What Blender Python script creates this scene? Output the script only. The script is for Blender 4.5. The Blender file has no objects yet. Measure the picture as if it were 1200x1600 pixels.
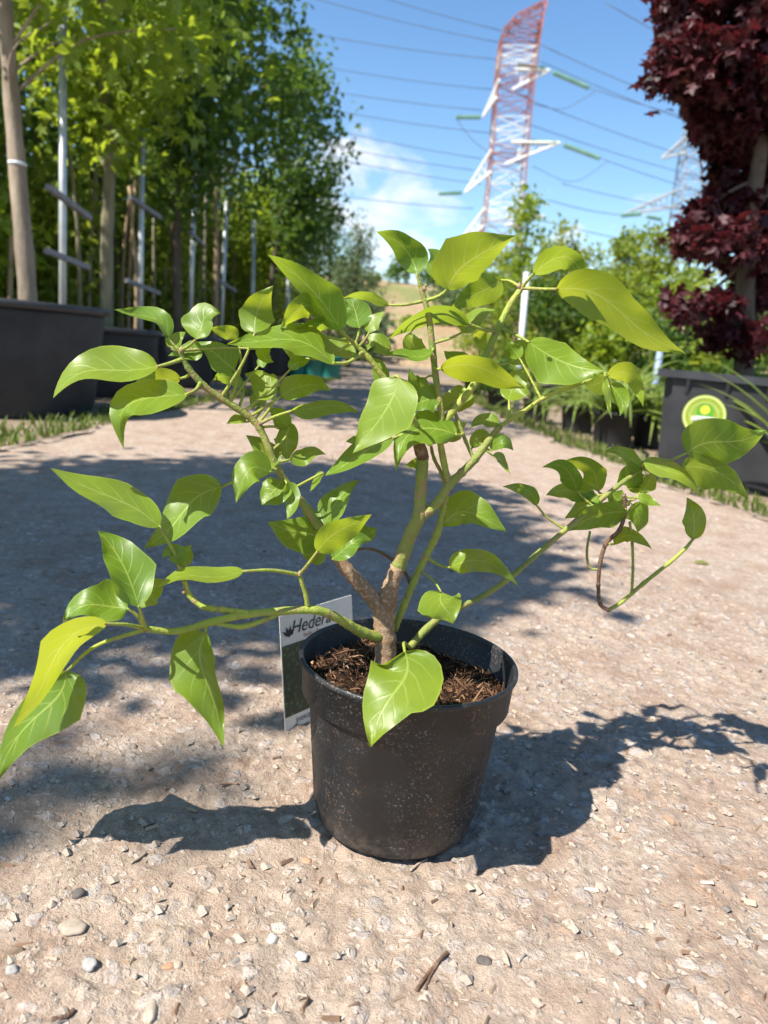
import bpy, bmesh, math, random
import numpy as np
from mathutils import Vector, Matrix

S = bpy.context.scene
COL = S.collection
random.seed(7)
RNG = np.random.default_rng(7)

# ------------------------------------------------------------------ camera
F = 1203.0                                   # focal length in photo pixels (1200 x 1600)
CAM = np.array([-0.0387, -0.7391, 0.4847])
_p, _r = math.radians(12.156), math.radians(5.2)
FW = np.array([0, math.cos(_p), -math.sin(_p)])
_up = np.array([0, math.sin(_p), math.cos(_p)]); _rt = np.array([1.0, 0, 0])
RT = _rt * math.cos(_r) + _up * math.sin(_r)
UP = _up * math.cos(_r) - _rt * math.sin(_r)
cd = bpy.data.cameras.new('camera')
cam = bpy.data.objects.new('camera', cd); COL.objects.link(cam)
cam.matrix_world = Matrix(((RT[0], UP[0], -FW[0], CAM[0]), (RT[1], UP[1], -FW[1], CAM[1]),
                           (RT[2], UP[2], -FW[2], CAM[2]), (0, 0, 0, 1)))
cd.sensor_fit = 'VERTICAL'; cd.lens = 26.0; cd.sensor_height = 26.0 * 1600 / F
cd.clip_start = 0.02; cd.clip_end = 3000
cd.dof.use_dof = True; cd.dof.focus_distance = 0.76; cd.dof.aperture_fstop = 6.5
S.camera = cam
S.render.resolution_x, S.render.resolution_y = 768, 1024


def ray(x, y):
    return FW + RT * (x - 600) / F - UP * (y - 800) / F


def at(x, y, Y):
    d = ray(x, y); return CAM + d * ((Y - CAM[1]) / d[1])


def gnd(x, y, z=0.0):
    d = ray(x, y); return CAM + d * ((z - CAM[2]) / d[2])


# ------------------------------------------------------------------ light
EL, AZ = math.radians(50.5), math.radians(35)
LDIR = Vector((math.cos(AZ) * math.cos(EL), math.sin(AZ) * math.cos(EL), -math.sin(EL)))
sl = bpy.data.lights.new('sun', 'SUN'); sl.energy = 5.0; sl.angle = math.radians(0.55); sl.color = (1, 0.95, 0.87)
so = bpy.data.objects.new('sun', sl); COL.objects.link(so)
so.rotation_euler = LDIR.to_track_quat('-Z', 'Y').to_euler()
so.location = (-6, -5, 9)

W = bpy.data.worlds.new('World'); S.world = W; W.use_nodes = True
wn, wl = W.node_tree.nodes, W.node_tree.links
wn.clear()
wo = wn.new('ShaderNodeOutputWorld'); bg = wn.new('ShaderNodeBackground'); sky = wn.new('ShaderNodeTexSky')
sky.sky_type = 'NISHITA'; sky.sun_disc = False; sky.sun_elevation = EL
sky.sun_rotation = math.atan2(-LDIR.x, -LDIR.y); sky.air_density = 1.0; sky.dust_density = 0.2; sky.ozone_density = 1.3
bg.inputs['Strength'].default_value = 0.07


def wmath(op, a, b=None, clamp=False):
    n = wn.new('ShaderNodeMath'); n.operation = op; n.use_clamp = clamp
    for i, v in enumerate((a, b)):
        if v is None: continue
        if isinstance(v, (int, float)): n.inputs[i].default_value = v
        else: wl.new(v, n.inputs[i])
    return n.outputs[0]


tc = wn.new('ShaderNodeTexCoord'); nrm = wn.new('ShaderNodeVectorMath'); nrm.operation = 'NORMALIZE'
wl.new(tc.outputs['Generated'], nrm.inputs[0])
mp = wn.new('ShaderNodeMapping'); mp.inputs['Scale'].default_value = (1, 1, 2.2); wl.new(nrm.outputs[0], mp.inputs[0])
nz = wn.new('ShaderNodeTexNoise'); nz.inputs['Scale'].default_value = 11.0; nz.inputs['Detail'].default_value = 9
nz.inputs['Roughness'].default_value = 0.58; nz.inputs['Distortion'].default_value = 0.4
wl.new(mp.outputs[0], nz.inputs['Vector'])
sep = wn.new('ShaderNodeSeparateXYZ'); wl.new(nrm.outputs[0], sep.inputs[0])
band = None
# fair-weather clouds low over the horizon all around, with the banks that the photograph shows
bank = [((545, 262), 0.055, 1.0), ((625, 285), 0.045, .8), ((600, 335), 0.075, 1.0), ((500, 330), .07, .8), ((650, 365), .06, 0.9), ((858, 297), .017, 1.0), ((1010, 375), .05, .7), ((880, 385), .045, .7)]
blob = 0.0
for (px, r, a) in bank:
    d = ray(*px); d = d / np.linalg.norm(d)
    sb = wn.new('ShaderNodeVectorMath'); sb.operation = 'DISTANCE'
    wl.new(nrm.outputs[0], sb.inputs[0]); sb.inputs[1].default_value = tuple(d)
    g = wmath('MULTIPLY', wmath('SUBTRACT', 1.0, wmath('DIVIDE', sb.outputs['Value'], r * 1.5), True), a)
    blob = g if isinstance(blob, float) else wmath('MAXIMUM', blob, g)
lown = wn.new('ShaderNodeTexNoise'); lown.inputs['Scale'].default_value = 2.6; wl.new(nrm.outputs[0], lown.inputs['Vector'])
ring = wmath('MULTIPLY', wmath('SUBTRACT', 1.0, wmath('MULTIPLY', wmath('ABSOLUTE', wmath('SUBTRACT', sep.outputs[2], 0.1)), 9.0), True),
             wmath('MULTIPLY', wmath('SUBTRACT', lown.outputs['Fac'], 0.55), 3.0, True))
mass = wmath('MAXIMUM', blob, ring)
cl = wmath('MULTIPLY', wmath('SUBTRACT', wmath('ADD', wmath('MULTIPLY', nz.outputs['Fac'], 1.5), wmath('MULTIPLY', mass, 0.62)), 1.06), 2.9, True)
cl = wmath('MULTIPLY', cl, 0.9)
mixc = wn.new('ShaderNodeMix'); mixc.data_type = 'RGBA'
gam = wn.new('ShaderNodeHueSaturation'); gam.inputs['Saturation'].default_value = 1.2; gam.inputs['Value'].default_value = 1.4
wl.new(sky.outputs[0], gam.inputs['Color'])
wl.new(cl, mixc.inputs['Factor']); wl.new(gam.outputs[0], mixc.inputs['A']); mixc.inputs['B'].default_value = (7.6, 7.8, 8.2, 1)
wl.new(mixc.outputs['Result'], bg.inputs['Color']); wl.new(bg.outputs[0], wo.inputs['Surface'])

vs = S.view_settings
vs.view_transform = 'Standard'; vs.look = 'None'; vs.exposure = 1.1; vs.gamma = 1.0; vs.use_curve_mapping = False


# ------------------------------------------------------------------ material helper
class M:
    def __init__(s, name):
        s.m = bpy.data.materials.new(name); s.m.use_nodes = True
        s.n, s.l = s.m.node_tree.nodes, s.m.node_tree.links
        s.b = s.n['Principled BSDF']; s.out = s.n['Material Output']

    def put(s, sock, v):
        if hasattr(v, 'is_output'): s.l.new(v, sock)
        elif isinstance(v, (tuple, list)) and len(v) == 3 and sock.type == 'RGBA': sock.default_value = (*v, 1)
        else: sock.default_value = v

    def co(s, kind='Object'):
        return s.n.new('ShaderNodeTexCoord').outputs[kind]

    def noise(s, scale, detail=4, rough=.55, vec=None, out='Fac', dist=0.0):
        n = s.n.new('ShaderNodeTexNoise'); n.inputs['Scale'].default_value = scale; n.inputs['Detail'].default_value = detail
        n.inputs['Roughness'].default_value = rough; n.inputs['Distortion'].default_value = dist
        s.l.new(vec if vec is not None else s.co(), n.inputs['Vector']); return n.outputs[out]

    def vor(s, scale, feature='F1', out='Distance', vec=None, rand=1.0):
        n = s.n.new('ShaderNodeTexVoronoi'); n.feature = feature; n.inputs['Scale'].default_value = scale
        n.inputs['Randomness'].default_value = rand
        s.l.new(vec if vec is not None else s.co(), n.inputs['Vector']); return n.outputs[out]

    def math(s, op, a, b=0.0, clamp=False):
        n = s.n.new('ShaderNodeMath'); n.operation = op; n.use_clamp = clamp
        s.put(n.inputs[0], a); s.put(n.inputs[1], b); return n.outputs[0]

    def ramp(s, fac, stops):
        n = s.n.new('ShaderNodeValToRGB'); cr = n.color_ramp
        while len(cr.elements) < len(stops): cr.elements.new(0.5)
        for e, (p, c) in zip(cr.elements, stops):
            e.position = p; e.color = (*c, 1) if isinstance(c, (tuple, list)) else (c, c, c, 1)
        s.l.new(fac, n.inputs[0]); return n.outputs['Color']

    def mix(s, fac, a, b, blend='MIX'):
        n = s.n.new('ShaderNodeMix'); n.data_type = 'RGBA'; n.blend_type = blend
        s.put(n.inputs['Factor'], fac); s.put(n.inputs['A'], a); s.put(n.inputs['B'], b); return n.outputs['Result']

    def bump(s, h, strength=.5, dist=.01, normal=None):
        n = s.n.new('ShaderNodeBump'); n.inputs['Strength'].default_value = strength; n.inputs['Distance'].default_value = dist
        s.l.new(h, n.inputs['Height'])
        if normal is not None: s.l.new(normal, n.inputs['Normal'])
        s.l.new(n.outputs[0], s.b.inputs['Normal']); return n.outputs[0]

    def set(s, color=None, rough=None, spec=None, metal=None):
        if color is not None: s.put(s.b.inputs['Base Color'], color)
        if rough is not None: s.put(s.b.inputs['Roughness'], rough)
        if spec is not None: s.put(s.b.inputs['Specular IOR Level'], spec)
        if metal is not None: s.put(s.b.inputs['Metallic'], metal)
        return s

    def translucent(s, color, fac, normal=None):
        t = s.n.new('ShaderNodeBsdfTranslucent'); s.put(t.inputs['Color'], color)
        mx = s.n.new('ShaderNodeMixShader'); s.put(mx.inputs[0], fac)
        s.l.new(s.b.outputs[0], mx.inputs[1]); s.l.new(t.outputs[0], mx.inputs[2]); s.l.new(mx.outputs[0], s.out.inputs['Surface'])
        return s

    def rnd(s, kind='obj'):
        if kind == 'obj': return s.n.new('ShaderNodeObjectInfo').outputs['Random']
        return s.n.new('ShaderNodeNewGeometry').outputs['Random Per Island']


def plain(name, color, rough=.6, spec=.4, metal=0.0, var=.12, scale=30):
    m = M(name); nf = m.noise(scale, 5)
    m.set(m.mix(m.ramp(nf, [(.3, 0), (.7, 1)]), tuple(c * (1 - var) for c in color), tuple(min(1, c * (1 + var)) for c in color)), rough, spec, metal)
    return m.m


# ------------------------------------------------------------------ object helpers
def tag(o, label=None, cat=None, group=None, kind=None):
    for k, v in (('label', label), ('category', cat), ('group', group), ('kind', kind)):
        if v: o[k] = v
    return o


def empty(name, loc=(0, 0, 0), rz=0.0):
    o = bpy.data.objects.new(name, None); COL.objects.link(o); o.location = tuple(float(v) for v in loc); o.rotation_euler.z = rz
    o.empty_display_size = .05
    return o


def mesh(name, v, f, mat, parent=None, smooth=False, world=False, uv=None):
    me = bpy.data.meshes.new(name)
    v = np.asarray(v, dtype=np.float32).reshape(-1, 3)
    if world and parent is not None: v = v - np.array(parent_loc(parent), dtype=np.float32)
    me.from_pydata(v.tolist(), [], f if isinstance(f, list) else f.tolist())
    if smooth: me.polygons.foreach_set('use_smooth', [True] * len(me.polygons))
    if uv is not None:
        ul = me.uv_layers.new(name='UVMap'); li = np.zeros(len(me.loops), dtype=np.int32)
        me.loops.foreach_get('vertex_index', li); ul.data.foreach_set('uv', np.asarray(uv, dtype=np.float32)[li].ravel())
    me.update()
    if mat is not None: me.materials.append(mat)
    o = bpy.data.objects.new(name, me); COL.objects.link(o)
    if parent is not None: o.parent = parent
    return o


def parent_loc(p):
    l = np.array(p.location)
    while p.parent is not None:
        p = p.parent; l = l + np.array(p.location)
    return l


class MB:
    """collects pieces of one mesh"""
    def __init__(s): s.v = []; s.f = []; s.n = 0

    def add(s, v, f):
        v = np.asarray(v, float).reshape(-1, 3)
        s.v.append(v); s.f += [tuple(int(i) + s.n for i in q) for q in f]; s.n += len(v); return s

    def box(s, c, d, rz=0.0):
        x, y, z = np.array(d) / 2
        v = np.array([(-x, -y, -z), (x, -y, -z), (x, y, -z), (-x, y, -z), (-x, -y, z), (x, -y, z), (x, y, z), (-x, y, z)])
        ca, sa = math.cos(rz), math.sin(rz)
        v = np.stack([v[:, 0] * ca - v[:, 1] * sa, v[:, 0] * sa + v[:, 1] * ca, v[:, 2]], 1) + np.array(c)
        return s.add(v, [(0, 3, 2, 1), (4, 5, 6, 7), (0, 1, 5, 4), (1, 2, 6, 5), (2, 3, 7, 6), (3, 0, 4, 7)])

    def tube(s, pts, rad, n=8, cap=True):
        P = np.asarray(pts, float); R = np.broadcast_to(np.asarray(rad, float), (len(P),))
        T = np.gradient(P, axis=0); T /= np.linalg.norm(T, axis=1, keepdims=True) + 1e-9
        a0 = np.array([0, 0, 1.0]) if abs(T[0][2]) < .9 else np.array([1.0, 0, 0])
        u = np.cross(T[0], a0); u /= np.linalg.norm(u); V = []
        for i in range(len(P)):
            u = u - T[i] * (u @ T[i]); u /= np.linalg.norm(u) + 1e-9; w = np.cross(T[i], u)
            for k in range(n):
                a = 2 * math.pi * k / n; V.append(P[i] + R[i] * (u * math.cos(a) + w * math.sin(a)))
        Fc = [(i * n + k, i * n + (k + 1) % n, (i + 1) * n + (k + 1) % n, (i + 1) * n + k) for i in range(len(P) - 1) for k in range(n)]
        if cap: Fc += [tuple(range(n))[::-1], tuple((len(P) - 1) * n + k for k in range(n))]
        return s.add(V, Fc)

    def lathe(s, prof, n=64, c=(0, 0, 0)):
        V = []; 
        for (r, z) in prof:
            for k in range(n):
                a = 2 * math.pi * k / n; V.append((c[0] + r * math.cos(a), c[1] + r * math.sin(a), c[2] + z))
        Fc = [(i * n + k, i * n + (k + 1) % n, (i + 1) * n + (k + 1) % n, (i + 1) * n + k) for i in range(len(prof) - 1) for k in range(n)]
        return s.add(V, Fc)

    def build(s, name, mat, parent=None, smooth=False, world=False):
        return mesh(name, np.concatenate(s.v), s.f, mat, parent, smooth, world)


def smooth_path(P, n=6):
    """Catmull-Rom through rows of P (any width)"""
    P = np.asarray(P, float); Q = np.vstack([2 * P[0] - P[1], P, 2 * P[-1] - P[-2]]); out = []
    for i in range(1, len(Q) - 2):
        for k in range(n):
            t = k / n; a, b, c, d = Q[i - 1], Q[i], Q[i + 1], Q[i + 2]
            out.append(.5 * (2 * b + (c - a) * t + (2 * a - 5 * b + 4 * c - d) * t * t + (3 * b - a - 3 * c + d) * t ** 3))
    out.append(P[-1]); return np.array(out)


# numpy noise --------------------------------------------------------
def _hash(ix, iy, seed=0):
    h = (ix.astype(np.int64) * 374761393 + iy.astype(np.int64) * 668265263 + seed * 982451653) & 0x7fffffff
    h = ((h ^ (h >> 13)) * 1274126177) & 0x7fffffff
    return ((h ^ (h >> 16)) & 0xffff) / 65535.0


def vnoise(x, y, seed=0):
    ix, iy = np.floor(x).astype(np.int64), np.floor(y).astype(np.int64); fx, fy = x - ix, y - iy
    fx = fx * fx * (3 - 2 * fx); fy = fy * fy * (3 - 2 * fy)
    a, b = _hash(ix, iy, seed), _hash(ix + 1, iy, seed); c, d = _hash(ix, iy + 1, seed), _hash(ix + 1, iy + 1, seed)
    return (a * (1 - fx) + b * fx) * (1 - fy) + (c * (1 - fx) + d * fx) * fy


def worley(x, y, seed=0):
    ix, iy = np.floor(x).astype(np.int64), np.floor(y).astype(np.int64)
    d1 = np.full(x.shape, 9.0); cid = np.zeros(x.shape)
    for dx in (-1, 0, 1):
        for dy in (-1, 0, 1):
            jx, jy = ix + dx, iy + dy
            px = jx + _hash(jx, jy, seed + 1); py = jy + _hash(jx, jy, seed + 2)
            d = np.hypot(x - px, y - py); m = d < d1; d1 = np.where(m, d, d1); cid = np.where(m, _hash(jx, jy, seed + 3), cid)
    return d1, cid


# ------------------------------------------------------------------ materials
def ground_mat():
    m = M('worn_concrete'); co = m.co('Object')
    big = m.noise(1.6, 4, .6, co); mid = m.noise(14, 6, .62, co); fine = m.noise(160, 5, .7, co); grit = m.noise(600, 3, .7, co)
    warp = m.n.new('ShaderNodeVectorMath'); warp.operation = 'MULTIPLY_ADD'
    m.l.new(m.noise(30, 3, .6, co, 'Color'), warp.inputs[0]); warp.inputs[1].default_value = (.03, .03, .0); m.l.new(co, warp.inputs[2])
    wv = warp.outputs[0]
    s1 = m.vor(52, 'F1', 'Color', wv); d1 = m.vor(52, 'F1', 'Distance', wv); e1 = m.vor(52, 'DISTANCE_TO_EDGE', 'Distance', wv)
    s2 = m.vor(120, 'F1', 'Color', wv); d2 = m.vor(120, 'F1', 'Distance', wv)
    sx = m.n.new('ShaderNodeSeparateColor'); m.l.new(s1, sx.inputs[0])
    sx2 = m.n.new('ShaderNodeSeparateColor'); m.l.new(s2, sx2.inputs[0])
    dust = m.mix(m.ramp(mid, [(.3, 0), (.7, 1)]), (.33, .262, .205), (.47, .40, .33))
    dust = m.mix(m.ramp(fine, [(.36, 0), (.62, 1)]), m.mix(.55, dust, (.2, .145, .10)), dust)
    stone = m.ramp(sx.outputs[0], [(0, (.30, .28, .26)), (.35, (.44, .41, .38)), (.6, (.38, .36, .35)), (.8, (.50, .43, .36)), (1, (.56, .53, .49))])
    sm = m.math('MULTIPLY', m.ramp(d1, [(.30, 1), (.44, 0)]), m.ramp(sx.outputs[1], [(.38, 0), (.5, 1)]))
    sm = m.math('MULTIPLY', sm, m.ramp(m.noise(26, 4, .6, co), [(.34, .0), (.50, .95)]))
    c = m.mix(sm, dust, stone)
    stone2 = m.ramp(sx2.outputs[0], [(0, (.22, .19, .17)), (.4, (.42, .38, .34)), (1, (.58, .52, .45))])
    sm2 = m.math('MULTIPLY', m.ramp(d2, [(.28, 1), (.42, 0)]), m.ramp(sx2.outputs[1], [(.55, 0), (.62, .75)]))
    c = m.mix(sm2, c, stone2)
    # reddish earth lying in the low patches
    earth = m.math('MULTIPLY', m.ramp(m.noise(9, 6, .7, co), [(.47, 0), (.62, 1)]), m.ramp(fine, [(.42, .0), (.56, .8)]))
    c = m.mix(earth, c, (.25, .155, .10))
    c = m.mix(m.ramp(big, [(.35, .0), (.7, .22)]), c, (.50, .44, .37))
    c = m.mix(m.ramp(grit, [(.32, .5), (.45, 0)]), c, (.14, .11, .09))
    mott = m.noise(70, 6, .75, co, dist=.6)
    c = m.mix(1.0, c, m.ramp(mott, [(.30, (.58, .515, .475)), (.45, (1.0, .935, .895)), (.56, (1.06, 1.0, .965)), (.72, (1.14, 1.09, 1.06))]), 'MULTIPLY')
    m.set(c, .9, .2)
    h = m.math('ADD', m.math('ADD', m.math('MULTIPLY', mott, 1.6), m.math('MULTIPLY', sm, .6)), m.math('MULTIPLY', fine, .9))
    h = m.math('ADD', h, m.math('ADD', m.math('MULTIPLY', sm2, .45), m.math('MULTIPLY', grit, .35)))
    m.bump(h, .9, .0035)
    return m.m


def soilish(name, a, b, scale=18, bumpd=.02):
    m = M(name); co = m.co('Object')
    n1 = m.noise(scale, 6, .65, co); n2 = m.noise(scale * 9, 4, .7, co)
    m.set(m.mix(m.ramp(n1, [(.35, 0), (.65, 1)]), a, m.mix(m.ramp(n2, [(.35, 0), (.65, 1)]), b, tuple(x * 1.25 for x in b))), .95, .15)
    m.bump(m.math('ADD', n1, m.math('MULTIPLY', n2, .4)), .8, bumpd); return m.m


def ivy_leaf_mat():
    m = M('ivy_leaf_surface'); uv = m.co('UV')
    sp = m.n.new('ShaderNodeSeparateXYZ'); m.l.new(uv, sp.inputs[0]); u, v = sp.outputs[0], sp.outputs[1]
    av = m.math('ABSOLUTE', v)
    wob = m.noise(3.0, 3, .5, uv)
    mid = m.ramp(av, [(0, 1), (.022, .75), (.055, 0)])
    # side veins run forward from the midrib
    q = m.math('SUBTRACT', u, m.math('MULTIPLY', av, m.math('ADD', .30, m.math('MULTIPLY', u, -.05))))
    q = m.math('ADD', q, m.math('MULTIPLY', wob, .05))
    fr = m.math('FRACT', m.math('MULTIPLY', q, 6.2))
    side = m.ramp(m.math('ABSOLUTE', m.math('SUBTRACT', fr, .5)), [(.0, 1), (.035, .65), (.10, 0)])
    side = m.math('MULTIPLY', side, m.ramp(av, [(.0, 1), (.85, .15)]))
    net = m.ramp(m.vor(26, 'DISTANCE_TO_EDGE', 'Distance', uv), [(0, .45), (.06, 0)])
    vein = m.math('MAXIMUM', mid, m.math('MULTIPLY', side, .75)); veinc = m.math('MAXIMUM', vein, m.math('MULTIPLY', net, .4))
    r = m.rnd(); big = m.noise(2.2, 3, .5, m.co('Object')); spot = m.noise(60, 4, .6, m.co('Object'))
    base = m.mix(m.ramp(r, [(0, 0), (1, 1)]), (.095, .185, .014), (.175, .255, .018))
    base = m.mix(m.ramp(m.noise(28, 3, .5), [(.35, 0), (.7, .45)]), base, (.075, .15, .02))
    base = m.mix(m.ramp(spot, [(.66, 0), (.74, .5)]), base, (.10, .10, .03))
    edge = m.ramp(av, [(.93, 0), (1, .6)])
    c = m.mix(veinc, base, (.27, .36, .07)); c = m.mix(edge, c, (.30, .36, .06))
    m.set(c, m.math('ADD', .33, m.math('MULTIPLY', spot, .16)), .5)
    h = m.math('ADD', m.math('MULTIPLY', vein, -.6), m.math('MULTIPLY', m.noise(90, 3, .5), .5))
    m.bump(h, .35, .0012)
    tcol = m.mix(veinc, m.mix(r, (.38, .52, .025), (.58, .62, .03)), (.62, .66, .12))
    m.translucent(tcol, .40); return m.m


def foliage_mat(name, dark, light, trans, tf=.35, rough=.5):
    m = M(name); r = m.rnd('island'); big = m.noise(1.8, 3, .5, m.co('Object'))
    f = m.math('ADD', m.math('MULTIPLY', r, .65), m.math('MULTIPLY', big, .45), True)
    c = m.ramp(f, [(.15, dark), (.85, light)])
    m.set(c, rough, .35); m.translucent(m.mix(r, trans, tuple(x * .75 for x in trans)), tf); return m.m


def bark_mat(name, a, b, scale=14, stretch=.25):
    m = M(name); mpn = m.n.new('ShaderNodeMapping'); mpn.inputs['Scale'].default_value = (1, 1, stretch); m.l.new(m.co(), mpn.inputs[0])
    n1 = m.noise(scale, 6, .65, mpn.outputs[0]); n2 = m.noise(scale * 6, 4, .6, mpn.outputs[0])
    m.set(m.mix(m.ramp(n1, [(.35, 0), (.65, 1)]), a, b), .85, .2); m.bump(m.math('ADD', n1, m.math('MULTIPLY', n2, .4)), .6, .012); return m.m


def stem_mat(name, a, b, speck, scale=120):
    m = M(name); n1 = m.noise(scale, 5, .6); n2 = m.noise(scale * 4, 3, .6)
    c = m.mix(m.ramp(m.noise(25, 3, .5), [(.35, 0), (.65, 1)]), a, b)
    c = m.mix(m.ramp(n1, [(.52, 0), (.62, .85)]), c, speck)
    m.set(c, .6, .3); m.bump(m.math('ADD', n1, m.math('MULTIPLY', n2, .6)), .75, .0022); return m.m


def pot_mat():
    m = M('dusty_black_plastic'); co = m.co()
    n1 = m.noise(22, 6, .68, co); sp = m.noise(330, 3, .6, co); sc = m.noise(11, 5, .6, co)
    c = m.mix(m.ramp(n1, [(.42, 0), (.75, .5)]), (.010, .0105, .012), (.038, .038, .039))
    sepn = m.n.new('ShaderNodeSeparateXYZ'); m.l.new(co, sepn.inputs[0])
    # clay splashes below the band and on the foot, dried lime haze, fine grit
    cl = m.math('MULTIPLY', m.ramp(sp, [(.55, 0), (.62, 1)]), m.ramp(m.noise(30, 4, .6, co), [(.53, 0), (.64, 1)]))
    c = m.mix(m.math('MULTIPLY', cl, .6), c, (.20, .115, .065))
    wf = m.math('MULTIPLY', m.ramp(m.noise(420, 2, .5, co), [(.60, 0), (.68, 1)]), m.ramp(sc, [(.45, 0), (.62, .8)]))
    c = m.mix(m.math('MULTIPLY', wf, .65), c, (.34, .32, .30))
    low = m.ramp(m.math('ADD', sepn.outputs[2], m.math('MULTIPLY', n1, .03)), [(.012, .55), (.05, 0)])
    c = m.mix(m.math('MULTIPLY', low, m.ramp(m.noise(70, 4, .7, co), [(.4, 0), (.7, 1)])), c, (.20, .16, .13))
    m.set(c, m.ramp(n1, [(.3, .36), (.7, .62)]), .45)
    m.bump(m.math('ADD', n1, m.math('MULTIPLY', sp, .6)), .25, .002); return m.m


MAT = dict(
    concrete=ground_mat(), dirt=soilish('packed_earth', (.17, .125, .085), (.28, .22, .16), 4, .03),
    verge=soilish('verge_earth', (.05, .055, .02), (.13, .105, .06), 6, .04),
    peat=soilish('potting_peat', (.018, .010, .006), (.05, .027, .015), 160, .006),
    fibre=None, ivy=ivy_leaf_mat(), pot=pot_mat(),
    wood=stem_mat('ivy_bark', (.34, .215, .125), (.23, .14, .085), (.42, .31, .21), 230),
    green=stem_mat('green_stem', (.23, .29, .045), (.31, .34, .06), (.26, .20, .09)),
    mid=stem_mat('half_woody_stem', (.16, .20, .045), (.25, .26, .06), (.30, .19, .10)),
    brown=stem_mat('brown_stem', (.10, .055, .035), (.15, .085, .05), (.22, .14, .09)),
    tub=plain('matt_black_tub', (.026, .027, .030), .62, .35, 0, .35, 7), rim=plain('tub_rim_plastic', (.034, .035, .04), .5, .4, 0, .25, 9),
    metal=plain('galvanised_steel', (.50, .52, .53), .45, .5, .55, .15, 14), greybar=plain('weathered_grey_wood', (.22, .22, .23), .75, .3, 0, .25, 24),
    whitepost=plain('pale_painted_post', (.62, .66, .70), .5, .4, 0, .1, 10), bluepost=plain('blue_grey_post', (.22, .29, .40), .5, .4, 0, .12, 10),
    bark_grey=bark_mat('smooth_maple_bark', (.20, .16, .12), (.36, .29, .22)), bark_dark=bark_mat('dark_bark', (.07, .055, .042), (.15, .115, .085)),
    bark_olive=bark_mat('olive_grey_bark', (.15, .14, .09), (.29, .26, .17)), bark_tan=bark_mat('tan_bark', (.26, .18, .11), (.40, .29, .19)),
    f_maple=foliage_mat('bright_maple_foliage', (.05, .10, .012), (.20, .28, .026), (.52, .64, .04), .45),
    f_dark=foliage_mat('deep_green_foliage', (.022, .055, .012), (.085, .15, .024), (.22, .36, .035), .36),
    f_lime=foliage_mat('lime_foliage', (.08, .14, .016), (.24, .29, .035), (.50, .58, .05), .42),
    f_grey=foliage_mat('grey_green_foliage', (.06, .095, .04), (.15, .20, .085), (.24, .32, .11), .35),
    f_purple=foliage_mat('purple_foliage', (.035, .014, .02), (.09, .04, .05), (.15, .06, .06), .3),
    f_red=foliage_mat('red_maple_foliage', (.016, .006, .008), (.075, .013, .017), (.17, .022, .026), .28),
    blade=foliage_mat('strap_leaf', (.09, .15, .025), (.22, .29, .06), (.34, .44, .08), .35),
    grass=foliage_mat('short_grass', (.05, .085, .012), (.14, .18, .035), (.25, .32, .05), .3),
    steel_red=plain('red_tower_paint', (.30, .105, .08), .6, .3, 0, .2, .6), steel_white=plain('white_tower_paint', (.72, .72, .70), .6, .3, 0, .1, .6),
    steel_grey=plain('grey_tower_steel', (.30, .33, .36), .55, .4, .3, .15, .6), insul=plain('green_glass_insulator', (.13, .26, .21), .25, .6, 0, .2, 2),
    cable=plain('aluminium_cable', (.10, .13, .18), .6, .3, 0, .1, .5), teal=plain('turquoise_plastic', (.02, .20, .19), .5, .4, 0, .2, 6),
    card=plain('white_card', (.62, .60, .56), .45, .4, 0, .06, 60), ink=plain('black_ink', (.02, .02, .025), .6, .3, 0, .05, 50), redink=plain('red_ink', (.38, .10, .10), .6, .3, 0, .05, 50),
)
fm = M('peat_fibre'); fr_ = fm.rnd('island')
fm.set(fm.ramp(fr_, [(0, (.025, .012, .007)), (.45, (.085, .042, .022)), (.8, (.17, .085, .045)), (1, (.33, .21, .12))]), .9, .2); MAT['fibre'] = fm.m
cm_ = M('ground_litter'); cr_ = cm_.rnd('island')
cm_.set(cm_.ramp(cr_, [(0, (.12, .075, .05)), (.35, (.22, .14, .09)), (.6, (.32, .23, .155)), (.85, (.38, .30, .22)), (1, (.48, .42, .35))]), .9, .2); MAT['litter'] = cm_.m


def hill_mat():
    m = M('dry_hillside'); co = m.co()
    n1 = m.noise(.10, 6, .65, co); n2 = m.noise(.55, 6, .7, co); n3 = m.noise(3, 5, .7, co)
    sepn = m.n.new('ShaderNodeSeparateXYZ'); m.l.new(co, sepn.inputs[0])
    c = m.mix(m.ramp(n2, [(.38, 0), (.62, 1)]), (.34, .22, .13), (.40, .31, .18))
    c = m.mix(m.ramp(m.math('ADD', m.math('MULTIPLY', n1, .55), m.math('MULTIPLY', n2, .5)), [(.52, 0), (.62, .75)]), c, (.15, .19, .05))
    c = m.mix(m.ramp(n3, [(.55, 0), (.7, .5)]), c, (.12, .12, .05))
    m.set(c, .95, .1); m.bump(n3, .8, .3); return m.m


# ================================================================== SETTING
def ground_sheet():
    xs = np.concatenate([np.linspace(-900, -40, 14), np.linspace(-30, 30, 40), np.linspace(40, 900, 14)])
    ys = np.concatenate([np.linspace(-60, -4, 10), np.linspace(-3, 30, 40), np.linspace(36, 1200, 20)])
    X, Y = np.meshgrid(xs, ys); Z = -.03 + .012 * vnoise(X * 1.3, Y * 1.3, 4)
    nx = len(xs); f = [(j * nx + i, j * nx + i + 1, (j + 1) * nx + i + 1, (j + 1) * nx + i) for j in range(len(ys) - 1) for i in range(nx - 1)]
    return tag(mesh('ground', np.stack([X, Y, Z], -1), f, MAT['dirt'], smooth=True), kind='structure')


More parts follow.
